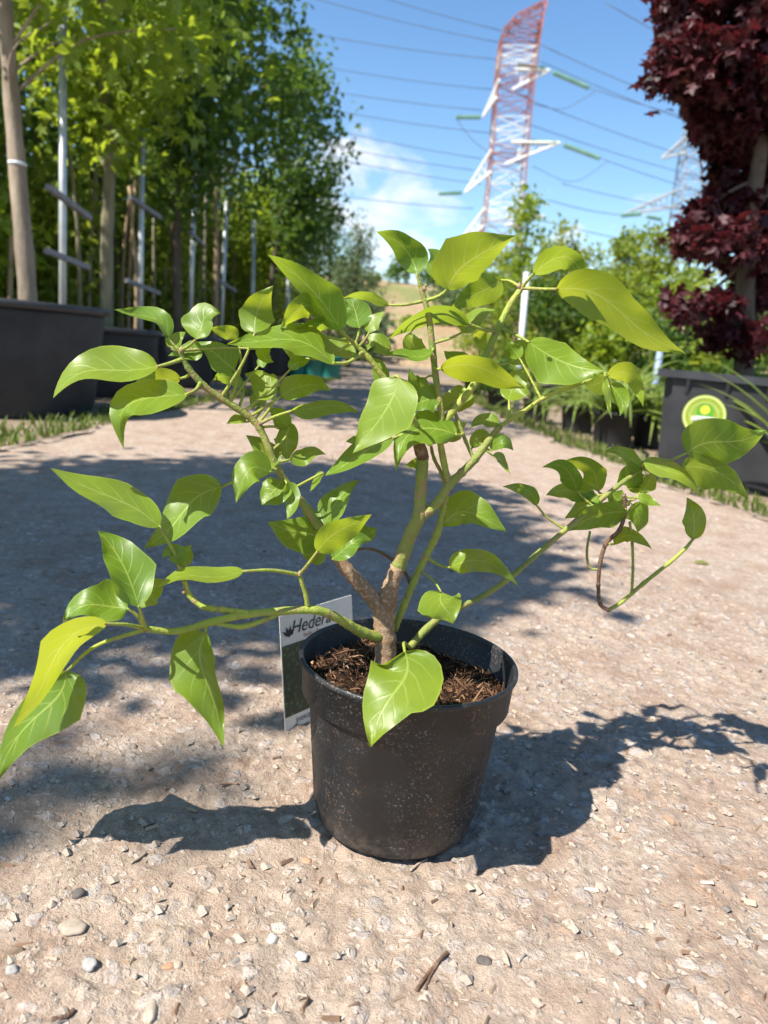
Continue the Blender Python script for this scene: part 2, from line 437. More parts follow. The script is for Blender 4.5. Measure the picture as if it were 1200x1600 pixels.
ground_sheet()
PL = ([-3, 0, 2.15, 3.8, 5.7, 8, 10.5, 13], [-1.62, -1.60, -1.53, -1.42, -1.2, -.95, -.8, -.75])
PR = ([-3, 0, 2.14, 2.83, 4.77, 7.16, 9, 10.5, 13], [1.75, 1.62, 1.42, 1.22, .98, .83, .75, .6, .45])
xl = lambda y: np.interp(y, *PL)
xr = lambda y: np.interp(y, *PR)


def path_height(X, Y):
    w1, c1 = worley(X * 48, Y * 48, 3); w2, c2 = worley(X * 105, Y * 105, 9)
    st = np.clip(1 - (w1 / .52) ** 2, 0, 1) * (c1 > .45) * np.clip(vnoise(X * 9, Y * 9, 21) * 2.4 - .7, 0, 1)
    st2 = np.clip(1 - (w2 / .5) ** 2, 0, 1) * (c2 > .6)
    h = .0042 * st + .0020 * st2 + .004 * vnoise(X * 17, Y * 17, 5) + .0026 * vnoise(X * 60, Y * 60, 6) + .0018 * vnoise(X * 150, Y * 150, 8)
    return h - .0118 + .010 * (vnoise(X * .9, Y * .9, 2) - .5) * np.clip((np.hypot(X, Y) - .6) / 1.5, 0, 1)


def path_sheet():
    xs = np.concatenate([np.linspace(-1.7, -.62, 46, endpoint=False), np.arange(-.62, .78, .0046), np.linspace(.785, 1.8, 46)])
    U = (xs - xs[0]) / (xs[-1] - xs[0])
    ys = np.concatenate([np.linspace(-3, -.50, 16, endpoint=False), np.arange(-.50, .9, .0046), .9 + np.cumsum(np.linspace(.006, .16, 140))])
    ys = ys[ys < 13]
    Yg = np.repeat(ys[:, None], len(xs), 1)
    a, b = xl(ys)[:, None], xr(ys)[:, None]
    Xg = np.repeat(xs[None], len(ys), 0); k = np.clip((Yg - 1.0) / 1.2, 0, 1)
    near = np.clip(Xg, a, b); far = a + (b - a) * U[None]
    Xg = near * (1 - k) + far * k
    Xg = Xg + (.16 * (vnoise(Yg * 3.3, 0 * Yg, 3) - .35) + .05 * vnoise(Yg * 14, 0 * Yg, 5)) * np.where(U[None] < .02, 1, np.where(U[None] > .98, -1, 0))
    Z = path_height(Xg, Yg); n = len(xs)
    j, i = np.meshgrid(np.arange(len(ys) - 1), np.arange(n - 1), indexing='ij'); q = (j * n + i).ravel()
    f = np.stack([q, q + 1, q + n + 1, q + n], 1)
    o = mesh('path', np.stack([Xg, Yg, Z], -1), f, MAT['concrete'], smooth=True)
    return tag(o, kind='structure')


path_sheet()


def hill():
    xs = np.linspace(-160, 190, 90); ys = np.linspace(17, 210, 80)
    X, Y = np.meshgrid(xs, ys)
    k = np.clip((Y - 18) / 55, 0, 1)
    prof = 7.2 * (k ** .85) + 2.0 * np.clip((Y - 75) / 120, 0, 1) - .4
    terr = .75 * (vnoise(X * .05, Y * .35, 3) - .5) + .35 * (vnoise(X * .3, Y * .6, 5) - .5)
    st = np.floor(prof * .8) / .8; prof = prof * .45 + st * .55
    Z = prof + terr * np.clip((Y - 18) / 10, 0, 1) + 1.6 * (vnoise(X * .03 + 3, Y * .02, 9) - .5) * k
    Z = Z * np.clip(1.0 - .0 * X, 0, 1); Z[0, :] = -.6
    nx = len(xs); f = [(j * nx + i, j * nx + i + 1, (j + 1) * nx + i + 1, (j + 1) * nx + i) for j in range(len(ys) - 1) for i in range(nx - 1)]
    o = mesh('hill', np.stack([X, Y, Z], -1), f, hill_mat(), smooth=True)
    tag(o, kind='structure')
    return lambda x, y: float(np.interp(y, ys, [np.interp(x, xs, Z[j]) for j in range(len(ys))]))


hill_z = hill()


# ------------------------------------------------------------------ foliage helpers
def leaf_cloud(C, size, aspect=.62, up=.35, jit=.35, lean=None, sides=4):
    """C (n,3) centres -> folded leaf quads (two triangles hinged on the midrib)"""
    n = len(C); L = size * (1 + jit * RNG.uniform(-1, 1, n))
    d = RNG.normal(size=(n, 3)); d[:, 2] -= .35
    if lean is not None: d = d * .6 + lean
    d /= np.linalg.norm(d, axis=1, keepdims=True)
    nn = RNG.normal(size=(n, 3)); nn[:, 2] = np.abs(nn[:, 2]) + up; s = np.cross(d, nn); s /= np.linalg.norm(s, axis=1, keepdims=True) + 1e-9
    nn = np.cross(s, d)
    b = C - d * (L / 2)[:, None]; t = C + d * (L / 2)[:, None]; c0 = C - d * (L * .08)[:, None]; w = (L * aspect / 2)[:, None]
    e = nn * (w * RNG.uniform(.05, .5, (n, 1)))
    V = np.stack([b, c0 + s * w + e, t, c0 - s * w + e], 1).reshape(-1, 3)
    i = np.arange(n)[:, None] * 4
    return V, np.concatenate([i + np.array([[0, 1, 2]]), i + np.array([[0, 2, 3]])])


STAR = np.array([(.35, 0), (0, 0), (.04, .40), (.30, .20), (.54, .50), (.62, .17), (1, 0), (.62, -.17), (.54, -.50), (.30, -.20), (.04, -.40)])


def star_cloud(C, size, up=.5, jit=.35):
    n = len(C); L = (size * (1 + jit * RNG.uniform(-1, 1, n)))[:, None, None]
    d = RNG.normal(size=(n, 3)); d[:, 2] -= .45; d /= np.linalg.norm(d, axis=1, keepdims=True)
    nn = RNG.normal(size=(n, 3)); nn[:, 2] = np.abs(nn[:, 2]) + up; sv = np.cross(d, nn); sv /= np.linalg.norm(sv, axis=1, keepdims=True) + 1e-9; nn = np.cross(sv, d)
    droop = -.9 * ((STAR[:, 0] - .35) ** 2 + STAR[:, 1] ** 2) * RNG.uniform(.1, 1.0, (n, 1))
    V = C[:, None] + L * ((STAR[:, 0] - .4)[None, :, None] * d[:, None] + STAR[:, 1][None, :, None] * sv[:, None] - droop[:, :, None] * -nn[:, None])
    f = np.array([(0, k, k % 10 + 1) for k in range(1, 11)]); i = (np.arange(n) * 11)[:, None, None]
    return V.reshape(-1, 3), (i + f[None]).reshape(-1, 3)


def crown_points(n_clump, per, shape, sig):
    cs = shape(n_clump); P = cs[:, None, :] + RNG.normal(size=(n_clump, per, 3)) * (sig * RNG.uniform(.5, 1.3, (n_clump, 1, 1)))
    return cs, P.reshape(-1, 3)


def ellipsoid(c, r, hollow=.35):
    def g(n):
        d = RNG.normal(size=(n, 3)); d /= np.linalg.norm(d, axis=1, keepdims=True)
        return np.array(c) + d * (RNG.uniform(hollow ** 3, 1, (n, 1)) ** (1 / 3)) * np.array(r)
    return g


def tub_mesh(root, R, h, name='tub', mat='tub'):
    mb = MB(); mb.lathe([(R * .86, 0), (R * .90, h * .1), (R * .985, h * .9), (R * .985, h - .035), (R * .93, h - .037), (R * .90, h * .8)], 48)
    t = mb.build(name, MAT[mat], root, True)
    mb = MB(); mb.lathe([(R * .987, h - .036), (R * 1.03, h - .034), (R * 1.035, h), (R * .95, h + .002), (R * .935, h - .036)], 48)
    mb.build('rim', MAT['rim'], t, True)
    mb = MB(); n = 24; a = np.linspace(0, 2 * math.pi, n, endpoint=False)
    v = [(0, 0, h - .05)] + [(R * .93 * math.cos(t_), R * .93 * math.sin(t_), h - .07) for t_ in a]
    mb.add(v, [(0, 1 + k, 1 + (k + 1) % n) for k in range(n)]); mb.build('soil', MAT['verge'], root, True)
    return t


def potted_tree(name, loc, tubR, tubH, trunk_pts, trunk_r, crown, leaf, fol, bark, label, cat='tree', group=None, limbs=8, clump=(60, 60, .16), tub='tub', up=.35, aspect=.62, star=False):
    """trunk_pts are relative to loc; crown is a list of shape functions relative to loc"""
    root = empty(name, loc); tag(root, label, cat, group)
    if tubR: tub_mesh(root, tubR, tubH, 'tub', tub)
    P = smooth_path(trunk_pts, 5); r = np.interp(np.linspace(0, 1, len(P)), np.linspace(0, 1, len(trunk_r)), trunk_r)
    r = r * (1 + .05 * RNG.normal(size=len(r)))
    MB().tube(P, r, 12).build('trunk', MAT[bark], root, True)
    allc, allp = [], []
    for (g, nc, per, sg) in crown:
        c, p = crown_points(nc, per, g, sg); allc.append(c); allp.append(p)
    C = np.concatenate(allc); pts = np.concatenate(allp)
    pts = pts[pts[:, 2] > .04]
    v, f = star_cloud(pts, leaf, up) if star else leaf_cloud(pts, leaf, aspect, up)
    sel = C[RNG.permutation(len(C))[:limbs]]
    for c in sel:
        k = np.argmin(np.linalg.norm(P - (c - np.array([0, 0, .5 * abs(c[2] - P[-1, 2]) * 0 + .35])), axis=1))
        a = P[k]; m_ = (a + c) / 2 + np.array([0, 0, .08]) + RNG.normal(size=3) * .03
        MB().tube(smooth_path([a, m_, c], 4), np.linspace(min(max(r[k] * .3, .004), .009), .003, 9), 6).build('limb', MAT[bark], root, True)
    mesh('crown', v, f, MAT[fol], root)
    return root


# ------------------------------------------------------------------ LEFT ROW
def stake(px_bot, px_top, Y, r, label, arms=(), ztop=None, mat='metal'):
    b = at(*px_bot, Y); t = at(*px_top, Y); b[2] = -.03 if ztop is None else ztop
    root = empty('support_pole', (b[0], b[1], b[2])); tag(root, label, 'pole', 'support poles in the left tree row')
    MB().tube([(0, 0, 0), tuple((t - b) * .5), tuple(t - b)], r, 10).build('pole', MAT[mat], root, True)
    for (pa, pb, Ya, Yb) in arms:
        A, B = at(*pa, Ya) - b, at(*pb, Yb) - b; d = (B - A) / np.linalg.norm(B - A)
        mb = MB(); m_ = (A + B) / 2; L = np.linalg.norm(B - A)
        hz = np.array([0, 0, .015]); sd = np.cross(d, [0, 0, 1.0]); sd = sd / np.linalg.norm(sd) * .016
        mb.add([A - hz - sd, A - hz + sd, A + hz + sd, A + hz - sd, B - hz - sd, B - hz + sd, B + hz + sd, B + hz - sd],
               [(0, 1, 2, 3), (4, 7, 6, 5), (0, 4, 5, 1), (1, 5, 6, 2), (2, 6, 7, 3), (3, 7, 4, 0)])
        mb.build('arm', MAT['greybar'], root)
    return root


def rel(px, Y, o):
    return at(*px, Y) - np.array(o)


def E_(c, r, hollow=.3): return ellipsoid(c, r, hollow)


# nearest tub: smooth-barked maple, crown above the frame and hanging into its top edge
o1 = (-2.16, 3.35, -.02)
potted_tree('potted_maple', o1, .56, .56, [rel((45, 480), 3.5, o1) * [1, 1, 0] + [0, 0, .4], rel((42, 440), 3.5, o1), rel((30, 300), 3.5, o1), rel((18, 150), 3.5, o1), rel((6, -30), 3.5, o1), rel((-2, -200), 3.5, o1)],
            [.052, .048, .043, .040, .036, .025], [(E_((.2, .2, 2.85), (.95, 1.0, .75)), 44, 28, .18), (E_((.5, .3, 1.98), (.5, .5, .26)), 12, 16, .14)], .105, 'f_maple', 'bark_grey',
            'thick smooth-barked maple in the widest black tub beside the path', 'tree', None, 9, star=True)
bd = empty('trunk_band', tuple(at(27, 256, 3.5)));
MB().lathe([(.0435, -.008), (.046, -.007), (.046, .007), (.0435, .008)], 20).build('band', MAT['whitepost'], bd, True); tag(bd, 'pale tie band round the thick maple trunk', 'tie')

o2 = (-2.15, 4.75, -.02)
potted_tree('potted_tree', o2, .42, .46, [rel((168, 480), 4.8, o2) * [1, 1, 0] + [0, 0, .3], rel((167, 400), 4.8, o2), rel((170, 250), 4.8, o2), rel((163, 130), 4.8, o2), rel((158, 0), 4.8, o2), rel((155, -120), 4.8, o2)],
            [.047, .043, .04, .036, .03, .02], [(E_((.1, 0, 2.75), (.75, .75, 1.0)), 70, 32, .17), (E_((.05, .1, 1.85), (.4, .4, .3)), 14, 40, .12)], .09, 'f_maple', 'bark_olive',
            'olive-barked tree in the second black tub from the thick maple', 'tree', None, 10, star=True)
o3 = (-2.03, 6.1, -.02)
potted_tree('potted_tree', o3, .40, .44, [rel((278, 520), 6.1, o3) * [1, 1, 0] + [0, 0, .3], rel((276, 450), 6.1, o3), rel((274, 300), 6.1, o3), rel((270, 150), 6.1, o3), rel((266, 0), 6.1, o3)],
            [.045, .042, .04, .034, .026], [(E_((0, 0, 2.75), (.55, .6, 1.25)), 100, 50, .15), (E_((.1, 0, 1.75), (.3, .4, .35)), 14, 40, .12)], .09, 'f_dark', 'bark_dark',
            'dark-barked tree in the third black tub of the left row', 'tree', None, 14)
o4 = (-2.0, 7.6, -.02)
potted_tree('potted_tree', o4, .38, .42, [rel((332, 560), 7.6, o4) * [1, 1, 0] + [0, 0, .3], rel((336, 480), 7.6, o4), rel((338, 380), 7.6, o4), rel((334, 240), 7.6, o4), rel((330, 120), 7.6, o4)],
            [.036, .033, .03, .026, .02], [(E_((.15, 0, 2.95), (.62, .7, 1.25)), 110, 46, .15)], .08, 'f_dark', 'bark_tan',
            'tan-barked slender tree further along the left row of tubs', 'tree', None, 14)
o5 = (-1.75, 9.4, -.02)
potted_tree('potted_tree', o5, .36, .4, [(0, 0, .3), (.03, 0, 1.2), (.1, 0, 2.2), (.15, 0, 3.4)], [.036, .032, .026, .015],
            [(E_((.35, 0, 2.75), (.42, .6, 1.2)), 80, 44, .15), (E_((.42, 0, 1.75), (.35, .5, .45)), 26, 44, .14)], .085, 'f_dark', 'bark_dark',
            'leafy tree with its crown edge against the open sky', 'tree', None, 14)
# young lime / maple with crown at the end of the row
for k, (px, Y, top, rx, fol, lab) in enumerate([((408, 560), 10.6, (415, 300), .42, 'f_maple', 'rounded bright green sapling below the sky edge of the row'),
                                                ((372, 560), 12.0, (375, 330), .5, 'f_lime', 'yellow-green sapling behind the tan-barked tree')]):
    b = at(*px, Y); t = at(*top, Y); o = (b[0], Y, -.02); H = t[2]
    potted_tree('sapling', o, .25, .3, [(0, 0, .2), (.02, 0, H * .5), (0, 0, H * .95)], [.022, .018, .01], [(E_((0, 0, H * .78), (rx, rx, H * .32)), 60, 40, .13)], .09, fol, 'bark_tan', lab, 'tree', None, 8)

# poles of the support frame
stake((98, 500), (98, 22), 3.85, .021, 'galvanised pole with two arms behind the widest tub', [((75, 292), (140, 340), 3.60, 4.15), ((73, 392), (138, 418), 3.60, 4.15)])
stake((220, 520), (222, 190), 5.2, .021, 'galvanised pole with two arms behind the second tub', [((203, 308), (250, 340), 4.95, 5.5), ((198, 438), (248, 458), 4.95, 5.5)])
stake((296, 540), (305, 248), 6.6, .022, 'pale pole with one arm beside the dark-barked tree', [((296, 362), (318, 384), 6.4, 6.95)])
stake((343, 560), (354, 315), 7.9, .024, 'slim pale pole with one arm beside the tan-barked tree', [((343, 440), (368, 455), 7.7, 8.2)])
stake((449, 540), (452, 372), 11.5, .028, 'pale pole standing past the rounded sapling')
stake((394, 560), (397, 345), 9.6, .026, 'pale pole among the far tubs of the left row')

# the wall of trees behind the row: tall, narrow, planted close, each its own; f_dark leaf colour here stands in for deep shade
HB = [(-4.3, 4.2, 'f_dark', 3.6), (-3.5, 5.2, 'f_dark', 3.8), (-4.6, 6.0, 'f_dark', 4.2), (-3.6, 6.9, 'f_dark', 3.8), (-4.6, 7.8, 'f_dark', 4.6), (-3.4, 8.6, 'f_maple', 3.6),
      (-3.05, 10.2, 'f_lime', 2.9), (-4.4, 10.4, 'f_dark', 4.4), (-2.6, 12.4, 'f_lime', 2.9), (-3.9, 13.0, 'f_maple', 4.0), (-2.9, 15.0, 'f_lime', 3.4), (-3.7, 3.6, 'f_dark', 3.4), (-2.95, 7.7, 'f_lime', 1.9), (-3.0, 5.9, 'f_lime', 1.7), (-2.75, 11.2, 'f_lime', 2.0), (-3.2, 4.6, 'f_maple', 1.7)]
names = {'f_dark': 'dark green', 'f_maple': 'mid green', 'f_lime': 'yellow-green'}
for i, (x, y, fol, H) in enumerate(HB):
    xx = x - (.0 if y > 6 else .25)
    potted_tree('screen_tree', (xx, y, -.02), 0, 0, [(0, 0, 0), (.04, 0, H * .4), (-.03, .02, H * .75), (0, 0, H * .97)], [.035, .03, .022, .01],
                [(E_((0, 0, H * .58), (.64, .62, H * .46), .1), 120, 44, .14), (E_((0, 0, H * .25), (.55, .55, H * .2), .1), 40, 38, .14)], .085, fol, 'bark_tan',
                names[fol] + ' narrow tree in the dense screen behind the tubs', 'tree', names[fol] + ' screen trees behind the tubs', 8)
potted_tree('purple_tree', (-3.1, 9.4, -.02), 0, 0, [(0, 0, 0), (.02, 0, 1.0), (0, 0, 2.2), (.02, 0, 2.9)], [.035, .03, .02, .01], [(E_((.1, 0, 2.35), (.75, .6, .5)), 50, 40, .13)], .075, 'f_purple', 'bark_dark',
            'purple-leaved tree showing between the trunks of the left row', 'tree', None, 10)
# bare canes: thin light stems in the gloom between the trunks
CN = [(205, 430, 6.4), (240, 470, 7.0), (213, 470, 5.6), (160, 430, 6.2), (120, 440, 5.4), (15, 420, 4.6), (257, 480, 7.6), (182, 470, 7.2), (228, 470, 8.2), (312, 500, 9.0), (248, 480, 8.8), (366, 500, 10.2), (318, 500, 8.4), (383, 505, 11.2), (420, 510, 12.0), (140, 440, 5.8), (193, 460, 6.9), (430, 510, 13.0)]
for (px, py, Y) in CN:
    b = at(px, py, Y); h = random.uniform(1.5, 2.2)
    o = empty('bare_cane', (b[0], b[1], -.03)); tag(o, 'thin leafless pale stem standing between the left tree trunks', 'stem', 'thin stems between the trunks')
    MB().tube(smooth_path([(0, 0, 0), (random.uniform(-.03, .03), 0, h * .5), (random.uniform(-.08, .08), 0, h)], 4), np.linspace(.021, .013, 9), 7).build('stem', MAT['bark_tan' if px % 2 else 'bark_olive'], o, True)

# trees of the same row standing left of and behind the camera; they throw the shade over the path
potted_tree('shade_tree', (-2.3, .35, -.02), .5, .5, [(0, 0, .4), (.02, 0, 1.2), (0, .03, 2.2), (0, 0, 3.4)], [.05, .045, .038, .02],
            [(E_((.02, -.24, 2.70), (.70, .95, .75), .0), 230, 62, .12), (E_((.30, -.75, 2.9), (.34, .26, .2), .0), 26, 50, .09)], .09, 'f_maple', 'bark_grey', 'broad maple shading the path from the left tub row', 'tree', None, 14)
potted_tree('shade_tree', (-3.7, -2.5, -.02), .5, .5, [(0, 0, .4), (.02, 0, 1.2), (0, .03, 2.6), (0, 0, 4.6)], [.05, .045, .038, .02],
            [(E_((.27, .36, 4.5), (.13, .08, .06), .0), 2, 34, .055), (E_((.16, .18, 4.5), (.10, .08, .05), .0), 2, 22, .05), (E_((-.9, -.3, 4.2), (.5, .6, .5), .2), 50, 40, .13)], .08, 'f_maple', 'bark_grey', 'sparse maple at the near end of the left tub row', 'tree', None, 6)


# feathery poplars / willows closing the view on the left
for (px, Y, top, rx, fol, lab) in [((470, 560), 15.5, (478, 235), .62, 'f_grey', 'grey-green feathery tree touching the white cloud'),
                                   ((515, 560), 16.5, (512, 245), .55, 'f_grey', 'slim grey-green tree next to the feathery one'),
                                   ((545, 560), 15.0, (562, 345), .50, 'f_grey', 'leaning grey-green tree at the end of the path'),
                                   ((440, 560), 17.0, (440, 300), .7, 'f_grey', 'grey-green tree half hidden behind the rounded sapling')]:
    b = at(*px, Y); t = at(*top, Y); H = t[2]; dx = t[0] - b[0]
    potted_tree('feathery_tree', (b[0], Y, -.04), 0, 0, [(0, 0, 0), (dx * .4, 0, H * .5), (dx, 0, H)], [.05, .035, .012],
                [(E_((dx * .35, 0, H * .4), (rx * 1.25, rx, H * .36), .1), 110, 36, .15), (E_((dx * .75, 0, H * .76), (rx * .55, rx * .5, H * .27), .1), 50, 24, .12)], .10, fol, 'bark_olive', lab, 'tree', None, 10, aspect=.3)
# turquoise pots at the foot of the far row
for (px, py, r) in [((462), 606, .17), ((490), 603, .18), ((515), 600, .16)]:
    g = gnd(px, py); g[1] = min(g[1], 12); b = at(px, py - 4, 9.5)
    o = empty('turquoise_pot', (b[0], 9.5, -.02)); tag(o, 'small turquoise plastic pot at the foot of the far left trees', 'pot', 'turquoise pots')
    MB().lathe([(r * .7, 0), (r * .95, .28), (r * 1.05, .28), (r * 1.05, .32), (r * .9, .32), (r * .85, .25), (.001, .25)], 24).build('body', MAT['teal'], o, True)


# ------------------------------------------------------------------ verges
def verge(name, xy_fn, n, h, mat, label):
    V, Fc = [], []
    P = np.array([xy_fn() for _ in range(n)]); k = np.arange(n)
    a = RNG.uniform(0, 2 * math.pi, n); hh = h * RNG.uniform(.4, 1.3, n); w = .0035 + .003 * RNG.random(n)
    d = np.stack([np.cos(a), np.sin(a), 0 * a], 1); s = np.stack([-np.sin(a), np.cos(a), 0 * a], 1)
    base = np.stack([P[:, 0], P[:, 1], 0 * a - .02], 1); tip = base + d * (hh * RNG.uniform(.2, .9, n))[:, None]; tip[:, 2] += hh
    m_ = base + d * (hh * .15)[:, None]; m_[:, 2] += hh * .6
    V = np.stack([base - s * w[:, None], base + s * w[:, None], m_ + s * (w * .8)[:, None], m_ - s * (w * .8)[:, None], tip], 1).reshape(-1, 3)
    i = k[:, None] * 5
    f = [tuple(r) for r in (i + np.array([[0, 1, 2, 3]])).tolist()] + [tuple(r) for r in (i + np.array([[3, 2, 4]])).tolist()]
    return tag(mesh(name, V, f, mat), label, 'grass', kind='stuff')


def left_xy():
    y = random.uniform(1.8, 10); x = xl(y) - abs(random.gauss(0, .14)) + .06
    return (x, y)


def right_xy():
    y = random.uniform(1.9, 9); x = xr(y) + abs(random.gauss(0, .16)) - .10 * random.random()
    return (x, y)


verge('verge_grass', left_xy, 3000, .05, MAT['grass'], 'short grass tufts along the foot of the left tubs')
verge('verge_grass', right_xy, 2600, .045, MAT['grass'], 'sparse grass along the sunny right edge of the path')


# ------------------------------------------------------------------ RIGHT SIDE
def text_mesh(name, s, size, mat, parent, mtx, ext=.0004, shear=0.0, bold=0.0, ax=1.0):
    cu = bpy.data.curves.new(name, 'FONT'); cu.body = s; cu.size = size; cu.align_x = 'CENTER'; cu.align_y = 'CENTER'; cu.shear = shear; cu.offset = bold; cu.resolution_u = 3
    tmp = bpy.data.objects.new('tmp', cu); COL.objects.link(tmp); dg = bpy.context.evaluated_depsgraph_get(); dg.update()
    me = bpy.data.meshes.new_from_object(tmp.evaluated_get(dg)); me.name = name
    COL.objects.unlink(tmp); bpy.data.objects.remove(tmp); bpy.data.curves.remove(cu)
    for v in me.vertices: v.co = mtx @ Vector((v.co.x * ax, v.co.y, ext))
    me.materials.clear(); me.materials.append(MAT[mat]); o = bpy.data.objects.new(name, me); COL.objects.link(o); o.parent = parent
    return o


def maple_box():
    c = np.array([1.715, 3.05, -.02]); root = empty('potted_red_maple', tuple(c)); rz = math.radians(-20)
    tag(root, 'red-leaved maple growing in a square black box with a round green sticker', 'tree')
    bw, bd_, h = .86, .80, .515
    b = bmesh.new(); bmesh.ops.create_cube(b, size=1.0)
    for v in b.verts:
        k = 1.0 if v.co.z > 0 else .93
        v.co = Vector((v.co.x * bw * k, v.co.y * bd_ * k, (v.co.z + .5) * (h - .04)))
    bmesh.ops.bevel(b, geom=[e for e in b.edges if abs(e.verts[0].co.z - e.verts[1].co.z) > .1], offset=.035, segments=3, affect='EDGES')
    me = bpy.data.meshes.new('box_tub'); b.to_mesh(me); b.free(); me.materials.append(MAT['tub'])
    tub = bpy.data.objects.new('box_tub', me); COL.objects.link(tub); tub.parent = root; tub.rotation_euler.z = rz
    mb = MB(); t = .045
    for (cx, cy, dx, dy) in ((0, -bd_ / 2, bw + .07, t), (0, bd_ / 2, bw + .07, t), (-bw / 2, 0, t, bd_ - t), (bw / 2, 0, t, bd_ - t)):
        mb.box((cx, cy, h - .0175), (dx, dy, .035))
    mb.build('rim', MAT['rim'], tub)
    for k in range(5):
        mb = MB(); x = -bw / 2 + .10 + k * (bw - .2) / 4
        mb.add([(x - .008, -bd_ / 2 - .02, h - .036), (x + .008, -bd_ / 2 - .02, h - .036), (x + .008, -bd_ / 2 + .012, h - .036), (x - .008, -bd_ / 2 + .012, h - .036),
                (x - .006, -bd_ / 2 - .002, h - .10), (x + .006, -bd_ / 2 - .002, h - .10), (x + .006, -bd_ / 2 + .012, h - .10), (x - .006, -bd_ / 2 + .012, h - .10)],
               [(0, 1, 2, 3), (0, 4, 5, 1), (1, 5, 6, 2), (2, 6, 7, 3), (3, 7, 4, 0), (4, 7, 6, 5)])
        mb.build('rib', MAT['tub'], tub)
    MB().box((0, 0, h - .05), (bw - .06, bd_ - .06, .02)).build('soil', MAT['verge'], tub)
    # sticker on the front face
    MAT['sticker'] = plain('green_sticker', (.24, .33, .035), .4, .4, 0, .08, 40); MAT['ring'] = plain('pale_sticker_ring', (.56, .60, .22), .4, .4, 0, .06, 40)
    MAT['ball'] = plain('leaf_green_ball', (.08, .30, .03), .4, .4, 0, .1, 40); MAT['sunny'] = plain('yellow_ball_centre', (.62, .56, .05), .4, .4, 0, .1, 40); MAT['swhite'] = plain('sticker_white', (.75, .75, .72), .4, .4, 0, .04, 40)
    y0 = -bd_ / 2 * .966; z0 = .325; x0 = -.240; tilt = math.atan(.035 * bd_ / h)
    def disc(name, r, lift, mat, cx=0, cz=0, par=None, n=40, sy=1.0):
        v = []
        for k in range(n):
            a = 2 * math.pi * k / n; v.append((x0 + cx + r * math.cos(a), y0 - lift - (z0 - .2) * 0 - (cz + r * sy * math.sin(a)) * math.sin(tilt), z0 + cz + r * sy * math.sin(a)))
        return mesh(name, v, [tuple(range(n))], MAT[mat], par)
    st = disc('sticker', .092, .010, 'sticker', par=tub)
    def ring(name, r0, r1, lift, mat, n=48):
        v = []
        for r in (r0, r1):
            for k in range(n):
                a = 2 * math.pi * k / n; v.append((x0 + r * math.cos(a), y0 - lift - r * math.sin(a) * math.sin(tilt), z0 + r * math.sin(a)))
        return mesh(name, v, [(k, (k + 1) % n, n + (k + 1) % n, n + k) for k in range(n)], MAT[mat], st)
    ring('outer_ring', .080, .0885, .012, 'ring'); ring('inner_ring', .057, .060, .012, 'ring')
    disc('emblem_ball', .036, .012, 'ball', 0, .018, st); disc('emblem_glow', .020, .0135, 'sunny', 0, .026, st)
    mb = MB(); n = 9
    v = []
    for k in range(n):
        x = -.05 + .1 * k / (n - 1); zc = -.016 - .010 * (1 - (x / .05) ** 2) * -.4
        v += [(x0 + x, y0 - .0145, z0 + zc - .009), (x0 + x, y0 - .0145, z0 + zc + .009)]
    mb.add(v, [(2 * k, 2 * k + 2, 2 * k + 3, 2 * k + 1) for k in range(n - 1)]); mb.build('banner', MAT['swhite'], st)
    mt = Matrix.Translation((x0, y0 - .0155, z0 - .014)) @ Matrix.Rotation(math.pi / 2, 4, 'X')
    text_mesh('lettering', 'POMINOVA', .017, 'ink', st, mt)
    # trunk and crown
    Y = 3.25; R = lambda px, Yy=Y: at(*px, Yy) - c
    P = smooth_path([R((1163, 600)) * [1, 1, 0] + [0, 0, .45], R((1163, 520)), R((1165, 430)), R((1170, 350)), R((1180, 290)), R((1190, 220)), R((1193, 130)), R((1200, 0)), R((1204, -120))], 5)
    MB().tube(P, np.linspace(.050, .026, len(P)), 12).build('trunk', MAT['bark_dark'], root, True)
    mb = MB()
    for pts, r in (([R((1180, 320)), R((1205, 290)), R((1240, 220))], .028), ([R((1190, 230)), R((1150, 150)), R((1110, 100))], .016), ([R((1168, 400)), R((1130, 440)), R((1085, 470))], .013),
                   ([R((1192, 150)), R((1140, 60)), R((1090, 20))], .014), ([R((1183, 280)), R((1140, 300)), R((1100, 330))], .012), ([R((1166, 440)), R((1150, 490)), R((1120, 520))], .010), ([R((1190, 200)), R((1110, 160)), R((1050, 128))], .008)):
        MB().tube(smooth_path(pts, 5), np.linspace(r, .004, 11), 7).build('limb', MAT['bark_dark'], root, True)
    k = 4.0 / F; allp = []
    for (px, rx, ry, nc, per, dy) in [((1120, 45), 70, 48, 34, 44, 0), ((1060, 8), 40, 22, 10, 34, -.05), ((1100, 85), 60, 20, 14, 36, -.15), ((1150, 130), 70, 45, 30, 44, 0), ((1085, 130), 45, 16, 9, 30, -.1), ((1030, 130), 14, 5, 2, 14, -.1),
                                      ((1135, 175), 55, 38, 22, 44, 0), ((1150, 230), 40, 28, 15, 32, .15), ((1210, 120), 70, 130, 46, 44, .1), ((1230, 330), 50, 90, 26, 36, .2), ((1145, 300), 40, 40, 14, 22, .25),
                                      ((1125, 330), 45, 40, 18, 24, .05), ((1140, 380), 55, 16, 12, 30, -.1), ((1090, 372), 35, 10, 6, 24, -.1), ((1165, 420), 45, 20, 9, 26, .2), ((1100, 480), 40, 12, 9, 30, -.15), ((1160, 470), 45, 16, 7, 24, .2),
                                      ((1150, 530), 40, 14, 8, 28, -.1), ((1200, -60), 130, 60, 50, 44, .0), ((1250, 220), 60, 170, 40, 40, .2)]:
        cc = at(px[0], px[1], Y + dy) - c
        _, p = crown_points(nc, per, ellipsoid(cc, (rx * k, rx * k * .9 + .05, ry * k), .0), .035); allp.append(p)
    v, f = star_cloud(np.concatenate(allp), .068, .6)
    mesh('crown', v, f, MAT['f_red'], root)


maple_box()


